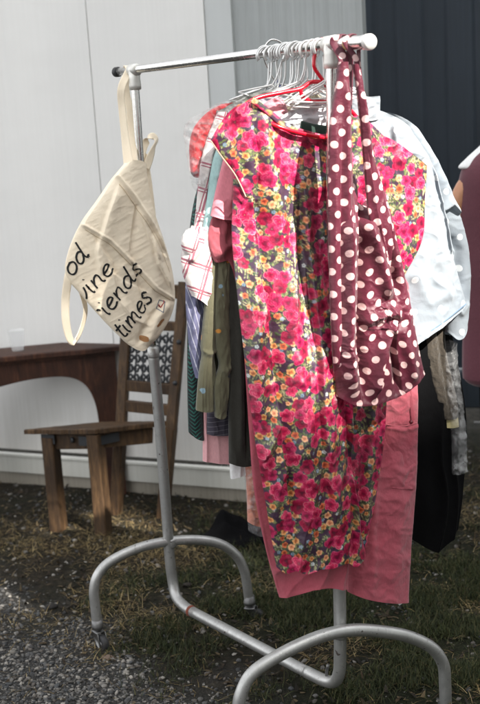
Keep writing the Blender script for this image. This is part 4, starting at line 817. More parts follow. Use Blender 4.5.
cloth('sleeve', [[(219, 228), (227, 228), (236, 228)], [(218, 248), (226, 240), (234, 242)], [(214, 310), (222, 310), (230, 312)], [(216, 350), (224, 350), (232, 352)], [(219, 365), (225, 366), (231, 366)], [(214, 385), (222, 388), (229, 388)], [(215, 417), (221, 418), (226, 415)]], .140, M['embro'], ol, nu=60, nv=180, thick=.016, disp=[drape(.005, .14, .0, 97, 350, 400), wrinkle(.003, 8, 26, 98), ridge([(214, 366), (224, 370), (234, 364)], 3, .006)], hem=.003)
single('mint_top', 'pale mint green top squeezed between the pink top and the checked towel', 'top', [[(228, 120), (234, 120), (240, 122)], [(213, 160), (222, 160), (232, 162)], [(207, 200), (214, 200), (224, 202)], [(203, 232), (208, 236), (218, 236)], [(205, 246), (209, 252), (218, 252)]], .148, fabric('mint', rgb(164, 196, 194), .85, .15, .5), nu=40, nv=90, thick=.014, disp=[ridge([(226, 130), (214, 180), (210, 230)], 4, .008), wrinkle(.003, 12, 24, 99)])
b = NB('checked_linen'); weave(b, .5, 700., .6, 30); uv = b.uv(); s = b.n('ShaderNodeSeparateXYZ', {0: b.scale(uv, (1, 1, 1), (0, 0, .35))})
def lines(b, x, per, w_, off=0.): return b.math('LESS_THAN', b.math('ABSOLUTE', b.math('SUBTRACT', b.math('FRACT', b.math('ADD', b.math('DIVIDE', x, per), off)), .5)), w_)
ln = b.math('MAXIMUM', b.math('MAXIMUM', lines(b, s.outputs[0], .05, .05), lines(b, s.outputs[0], .05, .03, .14)), b.math('MAXIMUM', lines(b, s.outputs[1], .06, .04), lines(b, s.outputs[1], .06, .025, .12)))
b.P(color=b.mix(b.math('MULTIPLY', ln, .85), rgb(214, 206, 202), rgb(150, 50, 80)), rough=.9, sheen=.2); M['check'] = b.m
ck = thing('checked_towel', P(200, 300, .17), 'white linen tea towel with thin dark red check, knotted halfway down', 'towel')
cloth('hanging_end', [[(218, 112), (224, 112), (230, 114)], [(207, 140), (214, 140), (224, 142)], [(200, 170), (207, 170), (216, 172)], [(197, 205), (203, 206), (210, 207)], [(194, 232), (200, 234), (206, 234)]], .175, M['check'], ck, nu=50, nv=110, thick=.016, disp=[ridge([(218, 120), (206, 170), (200, 230)], 2.5, .007), wrinkle(.003, 8, 22, 101)])
cloth('lower_end', [[(192, 226), (198, 226), (205, 228), (212, 232)], [(184, 245), (194, 243), (206, 245), (214, 250)], [(181, 262), (194, 262), (206, 264), (213, 268)], [(184, 278), (195, 280), (206, 282), (212, 286)], [(192, 296), (199, 300), (205, 305), (209, 308)]], .165, M['check'], ck, nu=70, nv=90, thick=.024, disp=[ridge([(200, 228), (194, 250), (186, 262)], 4, .012), ridge([(204, 232), (208, 270), (206, 300)], 4, .010), wrinkle(.003, 16, 16, 102, .7)], hem=.002)
kn = P(202, 232, .155)
V = IV*1; V = np.array([v*np.array([.030, .022, .028])*(1+.10*math.sin(v[0]*5+v[2]*7)) for v in V]); 
def blob(nm, c, sz, mt, par, seed, amp=.16):
    th = np.linspace(0, math.pi, 22); ph = np.linspace(0, 2*math.pi, 33); TH_, PH_ = np.meshgrid(th, ph, indexing='ij'); N_ = np.stack([np.sin(TH_)*np.cos(PH_), np.sin(TH_)*np.sin(PH_), np.cos(TH_)], -1)
    r = 1+amp*(1-2*np.abs(fbm(N_[..., 0]*1.8+N_[..., 2]*1.5+5, N_[..., 1]*1.8+N_[..., 2]*.6, 3, seed))**.7); r[:, -1] = r[:, 0]
    V = c+N_*r[..., None]*np.array(sz); return mesh(nm, V.reshape(-1, 3), gridfaces(22, 33), mt, par, uv=V.reshape(-1, 3)[:, [0, 2]])
blob('knot', P(192, 243, .150), (.026, .018, .034), M['check'], ck, 3, .09); blob('knot', P(206, 240, .148), (.022, .018, .032), M['check'], ck, 7, .09)
b = NB('blue_stripe'); weave(b, .4, 800., .5, 30); uv = b.uv(); s = b.n('ShaderNodeSeparateXYZ', {0: b.scale(uv, (1, 1, 1), (0, 0, -.25))}); ln = lines(b, s.outputs[0], .0125, .07)
b.P(color=b.mix(b.math('MULTIPLY', ln, .7), b.mix(b.noise(10, 4, .6, uv), rgb(92, 94, 122), rgb(112, 112, 140)), rgb(196, 196, 206)), rough=.85); M['bstripe'] = b.m
single('striped_shirt', 'slate blue shirt with thin white stripes below the checked towel', 'shirt', [[(186, 265), (196, 265), (210, 266)], [(186, 300), (196, 302), (210, 304)], [(188, 330), (196, 330), (208, 332)], [(191, 358), (198, 356), (206, 356)], [(196, 378), (200, 376), (204, 374)]], .188, M['bstripe'], nu=50, nv=90, thick=.016, disp=[crease([(204, 268), (192, 300), (190, 340)], 5, .010), wrinkle(.003, 10, 22, 104)])
b = NB('fern_print'); uv = b.uv(); s = b.n('ShaderNodeSeparateXYZ', {0: uv}); bx = b.math('ABSOLUTE', b.math('SUBTRACT', b.math('FRACT', b.math('DIVIDE', s.outputs[0], .035)), .5)); yy_ = b.math('ADD', b.math('MULTIPLY_ADD', b.noise(34, 3, .5, uv), .018, s.outputs[1]), b.math('MULTIPLY', bx, -.03)); ln = b.math('LESS_THAN', b.math('ABSOLUTE', b.math('SUBTRACT', b.math('FRACT', b.math('DIVIDE', yy_, .0105)), .5)), b.math('MULTIPLY_ADD', bx, -.5, .25))
weave(b, .4, 800., .4, 30); b.P(color=b.mix(ln, rgb(10, 17, 20), rgb(34, 92, 84)), rough=.7); M['fern'] = b.m
single('fern_print_dress', 'black dress with a teal fern leaf print at the left end of the bundle', 'dress', [[(204, 170), (208, 168), (214, 168)], [(194, 205), (200, 205), (208, 205)], [(189, 250), (194, 250), (202, 250)], [(188, 330), (194, 330), (204, 330)], [(188, 390), (196, 390), (206, 390)], [(189, 432), (194, 437), (200, 439), (206, 436)]], .215, M['fern'], nu=50, nv=120, thick=.018, disp=[drape(.004, .1, 0, 106, 200, 400)], hem=.002)
single('pale_pink_slip', 'pale pink slip hem showing under the olive blouse', 'slip', [[(203, 400), (212, 400), (226, 400), (240, 400)], [(203, 430), (213, 430), (226, 430), (240, 430)], [(203, 461), (213, 462), (226, 463), (242, 463)]], .20, fabric('pale_pink', rgb(214, 160, 164), .8, .1, .3), nu=50, nv=50, thick=.015, disp=[drape(.004, .07, 0, 107, 380, 450)])
b = NB('grey_stripe'); weave(b, .4, 800., .4, 30); uv = b.uv(); ln = lines(b, b.n('ShaderNodeSeparateXYZ', {0: uv}).outputs[1], .012, .05); b.P(color=b.mix(ln, rgb(66, 62, 74), rgb(120, 116, 124)), rough=.85)
single('grey_striped_skirt', 'dark grey skirt hem with fine pinstripes above the pale pink slip', 'skirt', [[(206, 380), (216, 380), (232, 380)], [(207, 410), (217, 410), (234, 410)], [(207, 434), (217, 435), (236, 434)]], .185, b.m, nu=40, nv=40, thick=.012, disp=[wrinkle(.003, 14, 20, 108)])
single('white_underskirt', 'white underskirt hem showing below the dark olive trousers', 'underskirt', [[(230, 440), (240, 440), (256, 440)], [(230, 464), (240, 466), (258, 465)], [(231, 479), (241, 475), (260, 471)]], .165, M['tee'], nu=40, nv=40, thick=.015, disp=[drape(.004, .12, 0, 109, 430, 470)])
M['peach'] = fabric('peach_cotton', rgb(206, 128, 98), .75, .25, .9, 40, c2=rgb(170, 92, 66))
single('peach_blouse', 'peach orange blouse packed in a clear bag under the rack bundle', 'blouse', [[(244, 455), (250, 455), (262, 455)], [(247, 490), (257, 490), (272, 490)], [(248, 522), (258, 525), (275, 524)]], .15, M['peach'], nu=40, nv=60, thick=.018, disp=[wrinkle(.007, 12, 9, 110)])
single('clear_garment_bag', 'clear plastic garment bag around the peach orange blouse', 'garment bag', [[(243, 455), (252, 455), (266, 455)], [(246, 490), (257, 490), (276, 490)], [(249, 531), (260, 534), (280, 532)]], .135, M['film'], nu=40, nv=60, thick=.022, disp=[wrinkle(.006, 12, 9, 111)])
M['scarlet'] = fabric('scarlet_jersey', rgb(196, 44, 50), .8, .2, .6)
single('scarlet_top', 'scarlet red top inside the clear plastic bag at the left shoulder of the bundle', 'top', [[(222, 104), (230, 103), (242, 105)], [(208, 112), (220, 113), (238, 118)], [(195, 126), (208, 129), (228, 134)], [(190, 142), (202, 145), (222, 150)], [(190, 160), (198, 166), (210, 166)], [(191, 172), (198, 178), (206, 176)]], .215, M['scarlet'], nu=50, nv=60, thick=.018, disp=[wrinkle(.009, 12, 9, 112, .6), ridge([(238, 106), (212, 128), (194, 150)], 4, .010)])
single('clear_plastic_bag', 'crumpled clear plastic bag over the scarlet top beside the white wall', 'plastic bag', [[(224, 101), (234, 101), (250, 104)], [(206, 110), (220, 112), (240, 116)], [(185, 126), (202, 132), (222, 142)], [(188, 160), (198, 166), (212, 170)], [(192, 182), (199, 192), (206, 200)]], .19, M['film'], nu=70, nv=80, thick=.028, disp=[wrinkle(.018, 10, 8, 113, .7)])
# pale shoulders of the other garments packed under the hooks
for i, (lab, cat, c1, net, t, sd2) in enumerate((
  ('white blouse shoulder with grey stripes under the bunched hooks', 'blouse', rgb(196, 198, 202), [[(276, 118), (300, 104), (330, 98), (344, 112)], [(270, 126), (300, 120), (330, 116), (348, 128)], [(280, 150), (300, 150), (330, 150), (350, 150)]], .095, 1),
  ('dusty rose blouse shoulder between the white and the cream blouse', 'blouse', rgb(206, 140, 150), [[(254, 112), (264, 102), (276, 98), (288, 112)], [(256, 126), (268, 116), (280, 114), (292, 126)], [(262, 150), (272, 150), (284, 150), (296, 150)]], .108, 2),
  ('cream blouse shoulder under the bunched hooks', 'blouse', rgb(206, 198, 172), [[(262, 112), (284, 100), (304, 92), (322, 98)], [(268, 130), (286, 118), (306, 112), (326, 112)], [(276, 150), (290, 150), (308, 150), (330, 150)]], .125, 3),
  ('pale lilac blouse shoulder behind the cream blouse', 'blouse', rgb(176, 172, 184), [[(228, 112), (250, 100), (278, 92), (302, 96)], [(226, 126), (250, 116), (280, 108), (304, 108)], [(232, 150), (254, 150), (280, 150), (304, 150)]], .155, 4),
  ('grey knitted shoulder farthest back under the hooks', 'jumper', rgb(140, 142, 138), [[(216, 112), (236, 100), (256, 92), (290, 88)], [(218, 122), (238, 114), (258, 106), (292, 104)], [(226, 150), (240, 150), (262, 150), (296, 150)]], .185, 5))):
    single(cat, lab, cat, net, t, fabric('shoulder_%d' % i, c1, .8, .15, .8, 45), nu=60, nv=50, thick=.022, disp=[wrinkle(.006, 14, 10, 120+sd2, .5), ridge([net[1][0], net[1][2]], 4, .008)])

# ------------------------------------------------------------------ canvas tote with writing
b = NB('canvas'); weave(b, .7, 620., .45, 16); uv = b.uv(); n = b.noise(7, 5, .6, uv); n2 = b.noise(300, 2, .6, b.scale(uv, (1, .3, 1)))
c = b.mix(n, rgb(246, 230, 204), rgb(252, 240, 218)); c = b.mix(b.math('MULTIPLY', n2, .2), c, rgb(216, 196, 164))
b.P(color=c, rough=.9, sheen=.25); M['canvas'] = b.m
tt = W_-.075
tote = thing('canvas_tote_bag', P(130, 350, tt), 'cream canvas tote bag with black handwriting, hung askew on the far end of the rail', 'tote bag')
def flap(pts, h, sgn=1):
    def f(X, Y):
        d, s, p = polydist(X, Y, pts); return h*np.clip(.5+sgn*s*np.minimum(d, 2)/2.4, 0, 1)
    return f
F1 = [(60, 212), (81, 224), (108, 240), (137, 268), (155, 288), (180, 303)]; F2 = [(108, 166), (116, 176), (132, 196), (152, 226), (165, 250), (176, 276)]
tnet = [[(125, 163), (129, 161), (134, 160), (140, 161), (145, 164)], [(112, 178), (120, 178), (130, 178), (139, 180), (148, 188)], [(96, 201), (108, 202), (124, 203), (140, 206), (155, 214)], [(80, 224), (98, 226), (120, 230), (142, 234), (164, 241)],
  [(68, 252), (88, 256), (114, 262), (142, 266), (172, 270)], [(66, 275), (88, 282), (114, 288), (142, 294), (175, 297)], [(82, 296), (98, 304), (118, 312), (142, 316), (171, 316)], [(103, 320), (112, 326), (124, 331), (142, 334), (160, 335)], [(124, 341), (129, 345), (136, 349), (143, 350), (149, 346)]]
tdisp = [flap(F1, .006), flap(F2, .009), ridge(F1, 1.5, .006, fade=.02), ridge(F2, 1.5, .007, fade=.02), crease([(118, 182), (106, 215), (96, 250), (100, 280)], 8, .010), crease([(90, 232), (112, 262), (118, 300)], 6, -.006), crease([(150, 232), (156, 262), (172, 290)], 6, .009), ridge([(118, 180), (112, 230), (120, 290), (130, 340)], 18, .008, fade=.1), ridge([(140, 200), (150, 250), (158, 300)], 8, .009), crease([(135, 200), (128, 250), (150, 330)], 6, -.006), ridge([(170, 300), (155, 320), (146, 346)], 5, .010), ridge([(160, 304), (142, 328), (136, 346)], 3, -.006), wrinkle(.0012, 40, 30, 131, .95, False), wrinkle(.0008, 20, 6, 133, -.5), crease([(118, 300), (132, 318), (150, 326)], 5, .006), crease([(134, 205), (146, 236), (160, 262)], 4, .006), crease([(100, 262), (124, 280), (150, 292)], 5, -.004)]
o, (TX, TY, TV, TNn) = cloth('bag_body', tnet, tt, M['canvas'], tote, nu=220, nv=320, thick=.017, disp=tdisp)
dus = TV[:, 2:]-TV[:, :-2]; dvs = TV[2:]-TV[:-2]
nr = np.zeros_like(TV); nr[1:-1, 1:-1] = np.cross(dus[1:-1], dvs[:, 1:-1]); nr /= np.linalg.norm(nr, axis=2, keepdims=True)+1e-12
if (nr[150, 100] @ (CAM-TV[150, 100])) < 0: nr = -nr
def on_bag(px, py, lift=.0012):
    d = (TX-px)**2+(TY-py)**2; k = np.argpartition(d.ravel(), 4)[:4]; w_ = 1/(d.ravel()[k]+1e-3); w_ /= w_.sum()
    p = (TV.reshape(-1, 3)[k]*w_[:, None]).sum(0); n = (nr.reshape(-1, 3)[k]*w_[:, None]).sum(0); 
    p0 = TV.reshape(-1, 3)[k[0]]; r_ = ray(px, py); kk = ((p-CAM) @ n)/(r_ @ n) if abs(r_ @ n) > .05 else None
    pp = CAM+r_*kk if kk is not None and np.linalg.norm(CAM+r_*kk-p) < .004 else p
    return pp+n*lift, n
GL = {  # strokes: list of polylines in x-height units, advance
 'o': ([[(.55, .98), (.2, .85), (.05, .45), (.2, .05), (.5, .0), (.78, .3), (.8, .75), (.55, .98), (.5, .97)]], .98),
 'd': ([[(.72, .8), (.5, .98), (.18, .8), (.05, .35), (.22, .02), (.5, .12), (.72, .5)], [(.86, 1.75), (.76, .9), (.72, .3), (.82, .0), (.98, .08)]], 1.08),
 'w': ([[(.02, .95), (.1, .3), (.22, .0), (.42, .4), (.5, .8)], [(.5, .8), (.55, .2), (.7, .0), (.92, .4), (1.0, .98)]], 1.12),
 'i': ([[(.12, .95), (.12, .4), (.2, .02), (.3, .02)], [(.16, 1.4), (.2, 1.46)]], .42),
 'n': ([[(.1, .98), (.12, .0)], [(.12, .45), (.3, .85), (.55, .95), (.66, .7), (.66, .25), (.76, .0), (.86, .03)]], .95),
 'e': ([[(.1, .5), (.45, .58), (.68, .74), (.52, .98), (.24, .88), (.06, .45), (.2, .06), (.5, .0), (.78, .2)]], .86),
 'f': ([[(.75, 1.55), (.5, 1.72), (.33, 1.3), (.3, .5), (.26, -.45)], [(.02, .92), (.62, .98)]], .66),
 'r': ([[(.12, .98), (.12, .0)], [(.13, .5), (.28, .88), (.5, .96), (.6, .84)]], .66),
 's': ([[(.62, .9), (.4, 1.0), (.16, .84), (.24, .6), (.5, .42), (.52, .14), (.3, .0), (.04, .1)]], .7),
 't': ([[(.32, 1.5), (.28, .6), (.32, .1), (.5, .0), (.62, .08)], [(.02, 1.0), (.6, 1.06)]], .62),
 'm': ([[(.1, .98), (.12, .0)], [(.12, .45), (.28, .88), (.45, .95), (.54, .7), (.54, .05)], [(.54, .45), (.72, .88), (.9, .95), (1.0, .7), (1.0, .25), (1.1, .0), (1.2, .04)]], 1.3)}
b = NB('black_ink'); b.P(color=(.012, .012, .012), rough=.75); M['ink'] = b.m
def write(word, x0, y0, x1, y1, xh, skip=0., slant=.22):
    ex = np.array([x1-x0, y1-y0], float); L = np.linalg.norm(ex); ex /= L; ey = np.array([ex[1], -ex[0]])
    if ey[1] > 0: ey = -ey
    tot = sum(GL[c][1] for c in word); kx = L/tot; V = []; F = []; pen = 0
    for ch_ in word:
        for stn in GL[ch_][0]:
            cs = catmull(stn, max(10, 7*len(stn))) if len(stn) > 2 else np.linspace(stn[0], stn[1], 10)
            xy = [(np.array([x0, y0])+ex*((pen+x)*kx+y*slant*xh)+ey*y*xh) for x, y in cs]; A = [on_bag(*p) for p in xy]
            pts = np.array([a[0] for a in A]); nn_ = np.array([a[1] for a in A]); T = np.gradient(pts, axis=0); T /= np.linalg.norm(T, axis=1)[:, None]+1e-9; sd_ = np.cross(T, nn_)
            wv = .0029*(.75+.35*np.abs(T @ np.array([.5, 0, .85])))[:, None]; o_ = len(V)
            for p, s_, w2 in zip(pts, sd_, wv): V += [p-s_*w2, p+s_*w2]
            F += [(o_+2*i, o_+2*i+1, o_+2*i+3, o_+2*i+2) for i in range(len(pts)-1)]
        pen += GL[ch_][1]
    return V, F
words_ = []
for a in (('od', 72.0, 277, 89.5, 254, 10.4), ('wine', 79.5, 307, 113, 268, 10.4), ('friends', 94, 331, 141.5, 269, 10.4), ('times', 121, 339, 152, 298, 10.6)):
    words_.append(write(*a))
# lettering cut by the rolled edge of the bag: keep what lies inside the cloth
cx_ = []; keep = []
def edge_ok(p):
    r_ = p-CAM; x = 240+FPX*(r_ @ CX)/(r_ @ CF); y = 352-FPX*(r_ @ CU)/(r_ @ CF); row = np.interp(y, TY[:, 0], TX[:, 0]); return x > row+1.2
for (LV, LF), lb_ in zip(words_, ('od', 'wine, its w cut by the edge', 'friends, its f cut by the edge', 'times')):
    ok = [edge_ok(p) for p in LV]; LF = [f for f in LF if all(ok[i] for i in f)]
    tag(mesh('lettering', np.array(LV), LF, M['ink'], tote), 'black handwritten '+lb_)
def stroke(ptsl, wd_, mt, nm):
    V = []; F = []
    for pl_ in ptsl:
        pp = np.vstack([np.linspace(pl_[i], pl_[i+1], 8) for i in range(len(pl_)-1)]); A = [on_bag(*p, .0014) for p in pp]; pts = np.array([a[0] for a in A]); nn_ = np.array([a[1] for a in A]); T = np.gradient(pts, axis=0); T /= np.linalg.norm(T, axis=1)[:, None]+1e-9; sd_ = np.cross(T, nn_); o_ = len(V)
        for p, s_ in zip(pts, sd_): V += [p-s_*wd_, p+s_*wd_]
        F += [(o_+2*i, o_+2*i+1, o_+2*i+3, o_+2*i+2) for i in range(len(pts)-1)]
    return mesh(nm, np.array(V), F, mt, tote)
cs_ = fabric('seam_thread_shadow', rgb(196, 176, 142))  # darker colour stands for the hem stitching and its shadow
for nm_, pl_ in (('hem_stitch_shadow', [(85, 229.5), (109, 244.5), (136, 271.5), (153, 290), (170, 300)]), ('hem_stitch_shadow', [(117, 184), (130, 202), (148, 229), (160, 252), (168, 272)])): stroke([pl_], .0008, cs_, nm_)
stroke([[(155.2, 307.5), (157.8, 299.2), (163.6, 301.4), (161.2, 311.5), (155.2, 307.5)]], .0009, plain('ink_blue', rgb(58, 84, 120), .8), 'printed_box')
stroke([[(157.2, 303.6), (159.4, 306.8), (163.4, 300.4)]], .0013, plain('ink_red', rgb(176, 40, 44), .8), 'printed_tick')
n_ = plain('stain', rgb(176, 128, 84), .9)
for (sx1, sy1, ra, rb, an) in ((143, 338, 4.2, 3.0, .3), (159, 322, 1.6, 5.5, .7)):
    cs = [(sx1, sy1)]+[(sx1+ra*math.cos(a)*math.cos(an)-rb*math.sin(a)*math.sin(an)+.3*math.sin(5*a), sy1+ra*math.cos(a)*math.sin(an)+rb*math.sin(a)*math.cos(an)) for a in np.linspace(0, 2*math.pi, 25)[:-1]]
    V = np.array([on_bag(*p, .0007)[0] for p in cs]); F = [(0, 1+i, 1+(i+1) % 24) for i in range(24)]; tag(mesh('stain', V, F, n_, tote), 'faint brown stain')
def cstrap(pts, wid, side, nm='handle', n=90):
    V, F, U = ribbon(pts, wid, side, .0012, n=n); return mesh(nm, V, F, M['canvas'], tote, uv=U)
pt = lambda x, y, d=0.: P(x, y, tt+d)
cR = FT+(e1-FT)*.35; frv = np.array([.3, -.95, 0]); frv /= np.linalg.norm(frv)
cap_ = [cR+frv*.015*math.cos(a)+up*.015*math.sin(a) for a in np.linspace(0, math.pi, 6)]
cstrap([pt(129, 166, .0), pt(125.5, 140, .04), pt(122, 108, .07), pt(121.5, 88, .075)]+cap_+[pt(126.5, 92, .13), pt(129.5, 108, .12), pt(131.5, 135, .10), pt(134, 166, .03)], [.030, .021, .022, .022, .022, .021, .02, .02, .022, .026], (.96, .2, 0), n=140)
cstrap([pt(139, 170, .09), pt(141, 156, .11), pt(146, 142, .12), pt(152, 136, .12), pt(156, 140, .12), pt(153, 150, .11), pt(146, 168, .10)], [.02, .022, .022, .02, .022, .024, .026], [(1, 0, 0), (.8, .3, .5), (.5, .5, .7), (.3, .8, .5), (.8, .3, -.5)])
cloth('back_panel', [[(136, 150), (142, 150), (148, 156)], [(140, 178), (148, 178), (152, 182)], [(142, 205), (150, 208), (156, 216)]], tt+.12, M['canvas'], tote, nu=30, nv=40, thick=.006)
cstrap([pt(70, 268, .01), pt(68, 279, .0), pt(65.5, 300, .0), pt(66, 322, -.01), pt(70, 339, -.005), pt(75, 341, .01), pt(81, 330, .02), pt(85.5, 311, .025), pt(82, 294, .02), pt(78, 284, .02)], [.020, .024, .024, .023, .022, .020, .018, .017, .018, .018], [(.95, .3, 0)]*3+[(.5, .86, 0)]*2+[(.6, .8, 0)]*2, n=120)

# ------------------------------------------------------------------ dark cloth on the ground
g0 = G(243, 538); b_ = np.array([g0[0], g0[1], 0])
nu_, nv_ = 70, 50; U_, V_ = np.meshgrid(np.linspace(-1, 1, nu_), np.linspace(-1, 1, nv_)); R_ = np.hypot(U_, V_)
hx = .19*U_*(1+.15*vnoise(V_*3, U_*0, 5)); hy = .11*V_*(1+.2*vnoise(U_*3, V_*0, 6)); hz = .003+np.clip(1-R_**2, 0, 1)*.05*(1+.7*fbm(U_*2.5, V_*2.5, 3, 9))+.075*np.exp(-((U_+.35)/.25)**2-((V_-.05)/.45)**2)+.012*fbm(U_*5, V_*5, 2, 3)*(R_ < .95)
m_ = R_ > 1; hx = np.where(m_, hx/R_, hx); hy = np.where(m_, hy/R_, hy); hz = np.where(m_, .002, np.clip(hz, .002, 1))
Vc = np.stack([b_[0]+hx, b_[1]+hy, hz+gh(b_[0]+hx, b_[1]+hy)], -1).reshape(-1, 3)
tag(mesh('dropped_cloth', Vc, gridfaces(nv_, nu_), M['black'], uv=Vc[:, :2]), 'black cloth dropped in a heap on the ground behind the rack', 'cloth')
# litter and single stones
def stone(px, py, r, col, lab, flat=.6):
    c = G(px, py); V = IV*np.array([1.15, .85, flat])*r; V *= (1+.12*np.sin(V[:, :1]/r*5+px)+.1*np.cos(V[:, 1:2]/r*6+py)); V = V+[c[0], c[1], r*flat*.6]
    tag(mesh('stone', V, IF, plain('stone_tint', col, .9), smooth=False), lab, 'stone')
stone(108, 659, .016, rgb(104, 88, 76), 'pinkish flat stone beside the left castor', .5); stone(52, 608, .018, rgb(36, 34, 32), 'dark round stone in the straw at the left'); stone(188, 586, .014, rgb(44, 38, 34), 'dark stone beside the far base bend')
# ------------------------------------------------------------------ person at the right edge
PY = 4.05
def pp_(px, py, dy=0.): return on_y(px, py, PY+dy)
c0 = pp_(526, 165); cx0 = c0[0]; zsh = float(pp_(500, 160)[2])
per = thing('person', (cx0, PY, 0), 'person in mauve tunic over a white tee, back to us at the right edge', 'person')
k_ = zsh/1.42
zz = lambda y: (float(pp_(470, y)[2]))/k_; hw = lambda x: (cx0-float(pp_(x, 250)[0]))/k_
J = {'pelvis': (0, 0, .93), 'waist': (0, 0, 1.06), 'chest': (0, .0, 1.26), 'collar': (0, 0, 1.42), 'neck': (0, .01, 1.49), 'head': (0, .03, 1.585), 'crown': (0, .02, 1.68),
     'shl': (-hw(467), 0, zz(184)), 'ell': (-hw(446), .05, zz(256)), 'wrl': (-.34, .33, 1.20), 'shr': (.17, 0, 1.385), 'elr': (.26, .03, 1.12), 'wrr': (.20, .22, 1.02),
     'hpl': (-.095, 0, .90), 'knl': (-.10, -.01, .50), 'anl': (-.10, .02, .08), 'tol': (-.11, .17, .03), 'hpr': (.095, 0, .90), 'knr': (.10, -.01, .50), 'anr': (.10, .02, .08), 'tor': (.11, .17, .03)}
Rr = {'pelvis': .13, 'waist': .115, 'chest': .135, 'collar': .09, 'neck': .052, 'head': .088, 'crown': .06, 'shl': .045, 'ell': .038, 'wrl': .027, 'shr': .058, 'elr': .040, 'wrr': .027, 'hpl': .09, 'knl': .056, 'anl': .038, 'tol': .03, 'hpr': .09, 'knr': .056, 'anr': .038, 'tor': .03}
E_ = [('pelvis', 'waist'), ('waist', 'chest'), ('chest', 'collar'), ('collar', 'neck'), ('neck', 'head'), ('head', 'crown'), ('collar', 'shl'), ('shl', 'ell'), ('ell', 'wrl'), ('collar', 'shr'), ('shr', 'elr'), ('elr', 'wrr'), ('pelvis', 'hpl'), ('hpl', 'knl'), ('knl', 'anl'), ('anl', 'tol'), ('pelvis', 'hpr'), ('hpr', 'knr'), ('knr', 'anr'), ('anr', 'tor')]
for s_, wr, sg in (('l', 'wrl', -1), ('r', 'wrr', 1)):
    e = np.array(J['el'+s_]); w0 = np.array(J[wr]); d = (w0-e)/np.linalg.norm(w0-e); sd_ = np.cross(d, up); sd_ /= np.linalg.norm(sd_)
    J['palm'+s_] = tuple(w0+d*.06); Rr['palm'+s_] = .026; E_.append((wr, 'palm'+s_)); pc = np.array(J['palm'+s_])
    for f_, (o_, l_) in enumerate(((-.027, .07), (-.009, .08), (.009, .076), (.026, .06))):
        J[f'f{s_}{f_}a'] = tuple(pc+d*.028+sd_*o_); J[f'f{s_}{f_}b'] = tuple(pc+d*(.028+l_*.55)+sd_*o_*1.15-up*.008); J[f'f{s_}{f_}c'] = tuple(pc+d*(.028+l_*.9)+sd_*o_*1.15-up*.026)
        Rr[f'f{s_}{f_}a'] = .0095; Rr[f'f{s_}{f_}b'] = .0085; Rr[f'f{s_}{f_}c'] = .007; E_ += [('palm'+s_, f'f{s_}{f_}a'), (f'f{s_}{f_}a', f'f{s_}{f_}b'), (f'f{s_}{f_}b', f'f{s_}{f_}c')]
    J['t'+s_+'a'] = tuple(pc-d*.03+sd_*.03*sg); J['t'+s_+'b'] = tuple(pc+d*.01+sd_*.055*sg); Rr['t'+s_+'a'] = .012; Rr['t'+s_+'b'] = .008; E_ += [(wr, 't'+s_+'a'), ('t'+s_+'a', 't'+s_+'b')]
names_ = list(J); idx = {n: i for i, n in enumerate(names_)}; base_ = np.array([cx0, PY, 0])
me = bpy.data.meshes.new('body'); me.from_pydata([tuple(np.array(J[n])*k_) for n in names_], [(idx[a], idx[b2]) for a, b2 in E_], []); ob = bpy.data.objects.new('body', me); COL.objects.link(ob)
md = ob.modifiers.new('skin', 'SKIN'); md.use_smooth_shade = True
if not me.skin_vertices: me.attributes.new('skin', 'FLOAT', 'POINT')
for i, n in enumerate(names_):
    sv = me.skin_vertices[0].data[i]; sv.radius = (Rr[n]*k_*(1.15 if n in ('pelvis', 'chest', 'waist') else 1), Rr[n]*k_*(.8 if n in ('pelvis', 'chest', 'waist') else 1)); sv.use_root = (n == 'pelvis')
ss = ob.modifiers.new('sub', 'SUBSURF'); ss.levels = ss.render_levels = 2; ob.parent = per
b = NB('skin'); n = b.noise(40, 5, .6, b.obj()); b.P(color=b.mix(n, rgb(176, 124, 92), rgb(196, 142, 108)), rough=.5, sss=.08); me.materials.append(b.m)
def ringsurf(nm, rings, mt, seg=48, par=per, wr=.004, seed=0):
    V = []; rings = catmull(np.array(rings, float), len(rings)*9)
    for k, (x, y, z, rx, ry) in enumerate(rings):
        a = np.linspace(0, 2*math.pi, seg, endpoint=False); f = 1+(wr/ rx)*np.sin(a*7+seed+z*4)*np.clip((1.45-z)*2, .1, 1.4)
        V.append(np.stack([x+rx*f*np.cos(a), y+ry*f*np.sin(a), np.full(seg, z)], 1))
    V = np.vstack(V)*k_+base_; F = [(i*seg+j, i*seg+(j+1) % seg, (i+1)*seg+(j+1) % seg, (i+1)*seg+j) for i in range(len(rings)-1) for j in range(seg)]; return mesh(nm, V, F, mt, par, uv=V[:, [0, 2]])
M['mauve'] = fabric('mauve_viscose', rgb(92, 46, 57), .7, .15, .5, 14)
zz = lambda y: (float(pp_(470, y)[2]))/k_; hw = lambda x: (cx0-float(pp_(x, 250)[0]))/k_
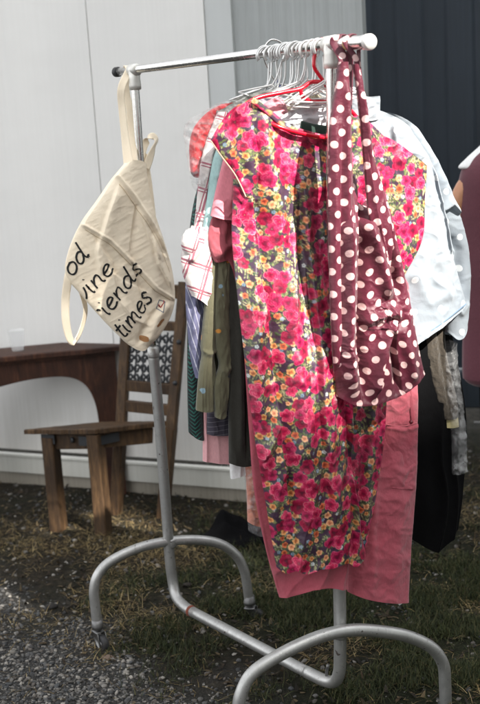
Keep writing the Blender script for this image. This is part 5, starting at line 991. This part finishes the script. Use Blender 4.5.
ringsurf('tunic', [(0, 0, zz(134), hw(503), .075), (0, 0, zz(146), hw(486), .105), (0, 0, zz(160), hw(470), .12), (0, 0, zz(174), hw(462), .125), (0, 0, zz(200), hw(459.5), .13), (0, 0, zz(250), hw(462), .13), (0, 0, zz(310), hw(462), .14), (0, 0, zz(368), hw(459), .16), (0, 0, zz(378), hw(461), .162), (0, 0, zz(383), hw(468), .155)], M['mauve'], wr=.006)
ringsurf('tee', [(0, .005, zz(122), .06, .058), (0, 0, zz(134), hw(494), .07), (0, 0, zz(146), hw(482), .07), (0, 0, zz(158), hw(468), .072), (0, 0, zz(167), hw(460), .074), (0, 0, zz(170), hw(472), .06)], M['tee'], wr=.001)
ringsurf('trousers', [(0, 0, .95, .16, .13), (0, 0, .85, .185, .14), (0, 0, .80, .18, .13)], M['black'], wr=.002)
for s_ in (-1, 1):
    ringsurf('trouser_leg', [(s_*.095, 0, .86, .095, .10), (s_*.10, 0, .5, .075, .08), (s_*.10, .02, .09, .06, .065)], M['black'], wr=.004); 
    V, F = tube([base_+np.array([s_*.105, -.05, .045])*k_, base_+np.array([s_*.105, .05, .045])*k_, base_+np.array([s_*.11, .19, .035])*k_], [.042, .046, .036], 12, 12); mesh('shoe', V, F, M['rubber'], per)
hc = base_+np.array([0, .02, 1.60])*k_
b = NB('dark_hair'); w2 = b.n('ShaderNodeTexWave', {'Vector': b.scale(b.obj(), (1, 1, .1)), 'Scale': 60., 'Distortion': 6.}).outputs[0]; b.bump(w2, .5, .004); b.P(color=(.018, .014, .012), rough=.5); hm = b.m
blob('hair', hc+np.array([0, -.02, .0]), (.108, .112, .135), hm, per, 33, .08)
blob('hair', hc+np.array([-.02, -.05, -.10]), (.085, .06, .14), hm, per, 35, .12)
for s_ in (-1, 1):
    V, F = lathe(base_+np.array([s_*.032, .112, 1.60])*k_, [(.001, .006), (.007, .004), (.010, 0)], 12, (0, 1, 0)); mesh('eye', V, F, M['tee'], per, uv=np.zeros((len(V), 2)))
V, F = tube([base_+np.array([0, .105, 1.61])*k_, base_+np.array([0, .135, 1.575])*k_, base_+np.array([0, .112, 1.562])*k_], [.008, .014, .009], 10, 12); mesh('nose', V, F, b.m if False else ob.data.materials[0], per)
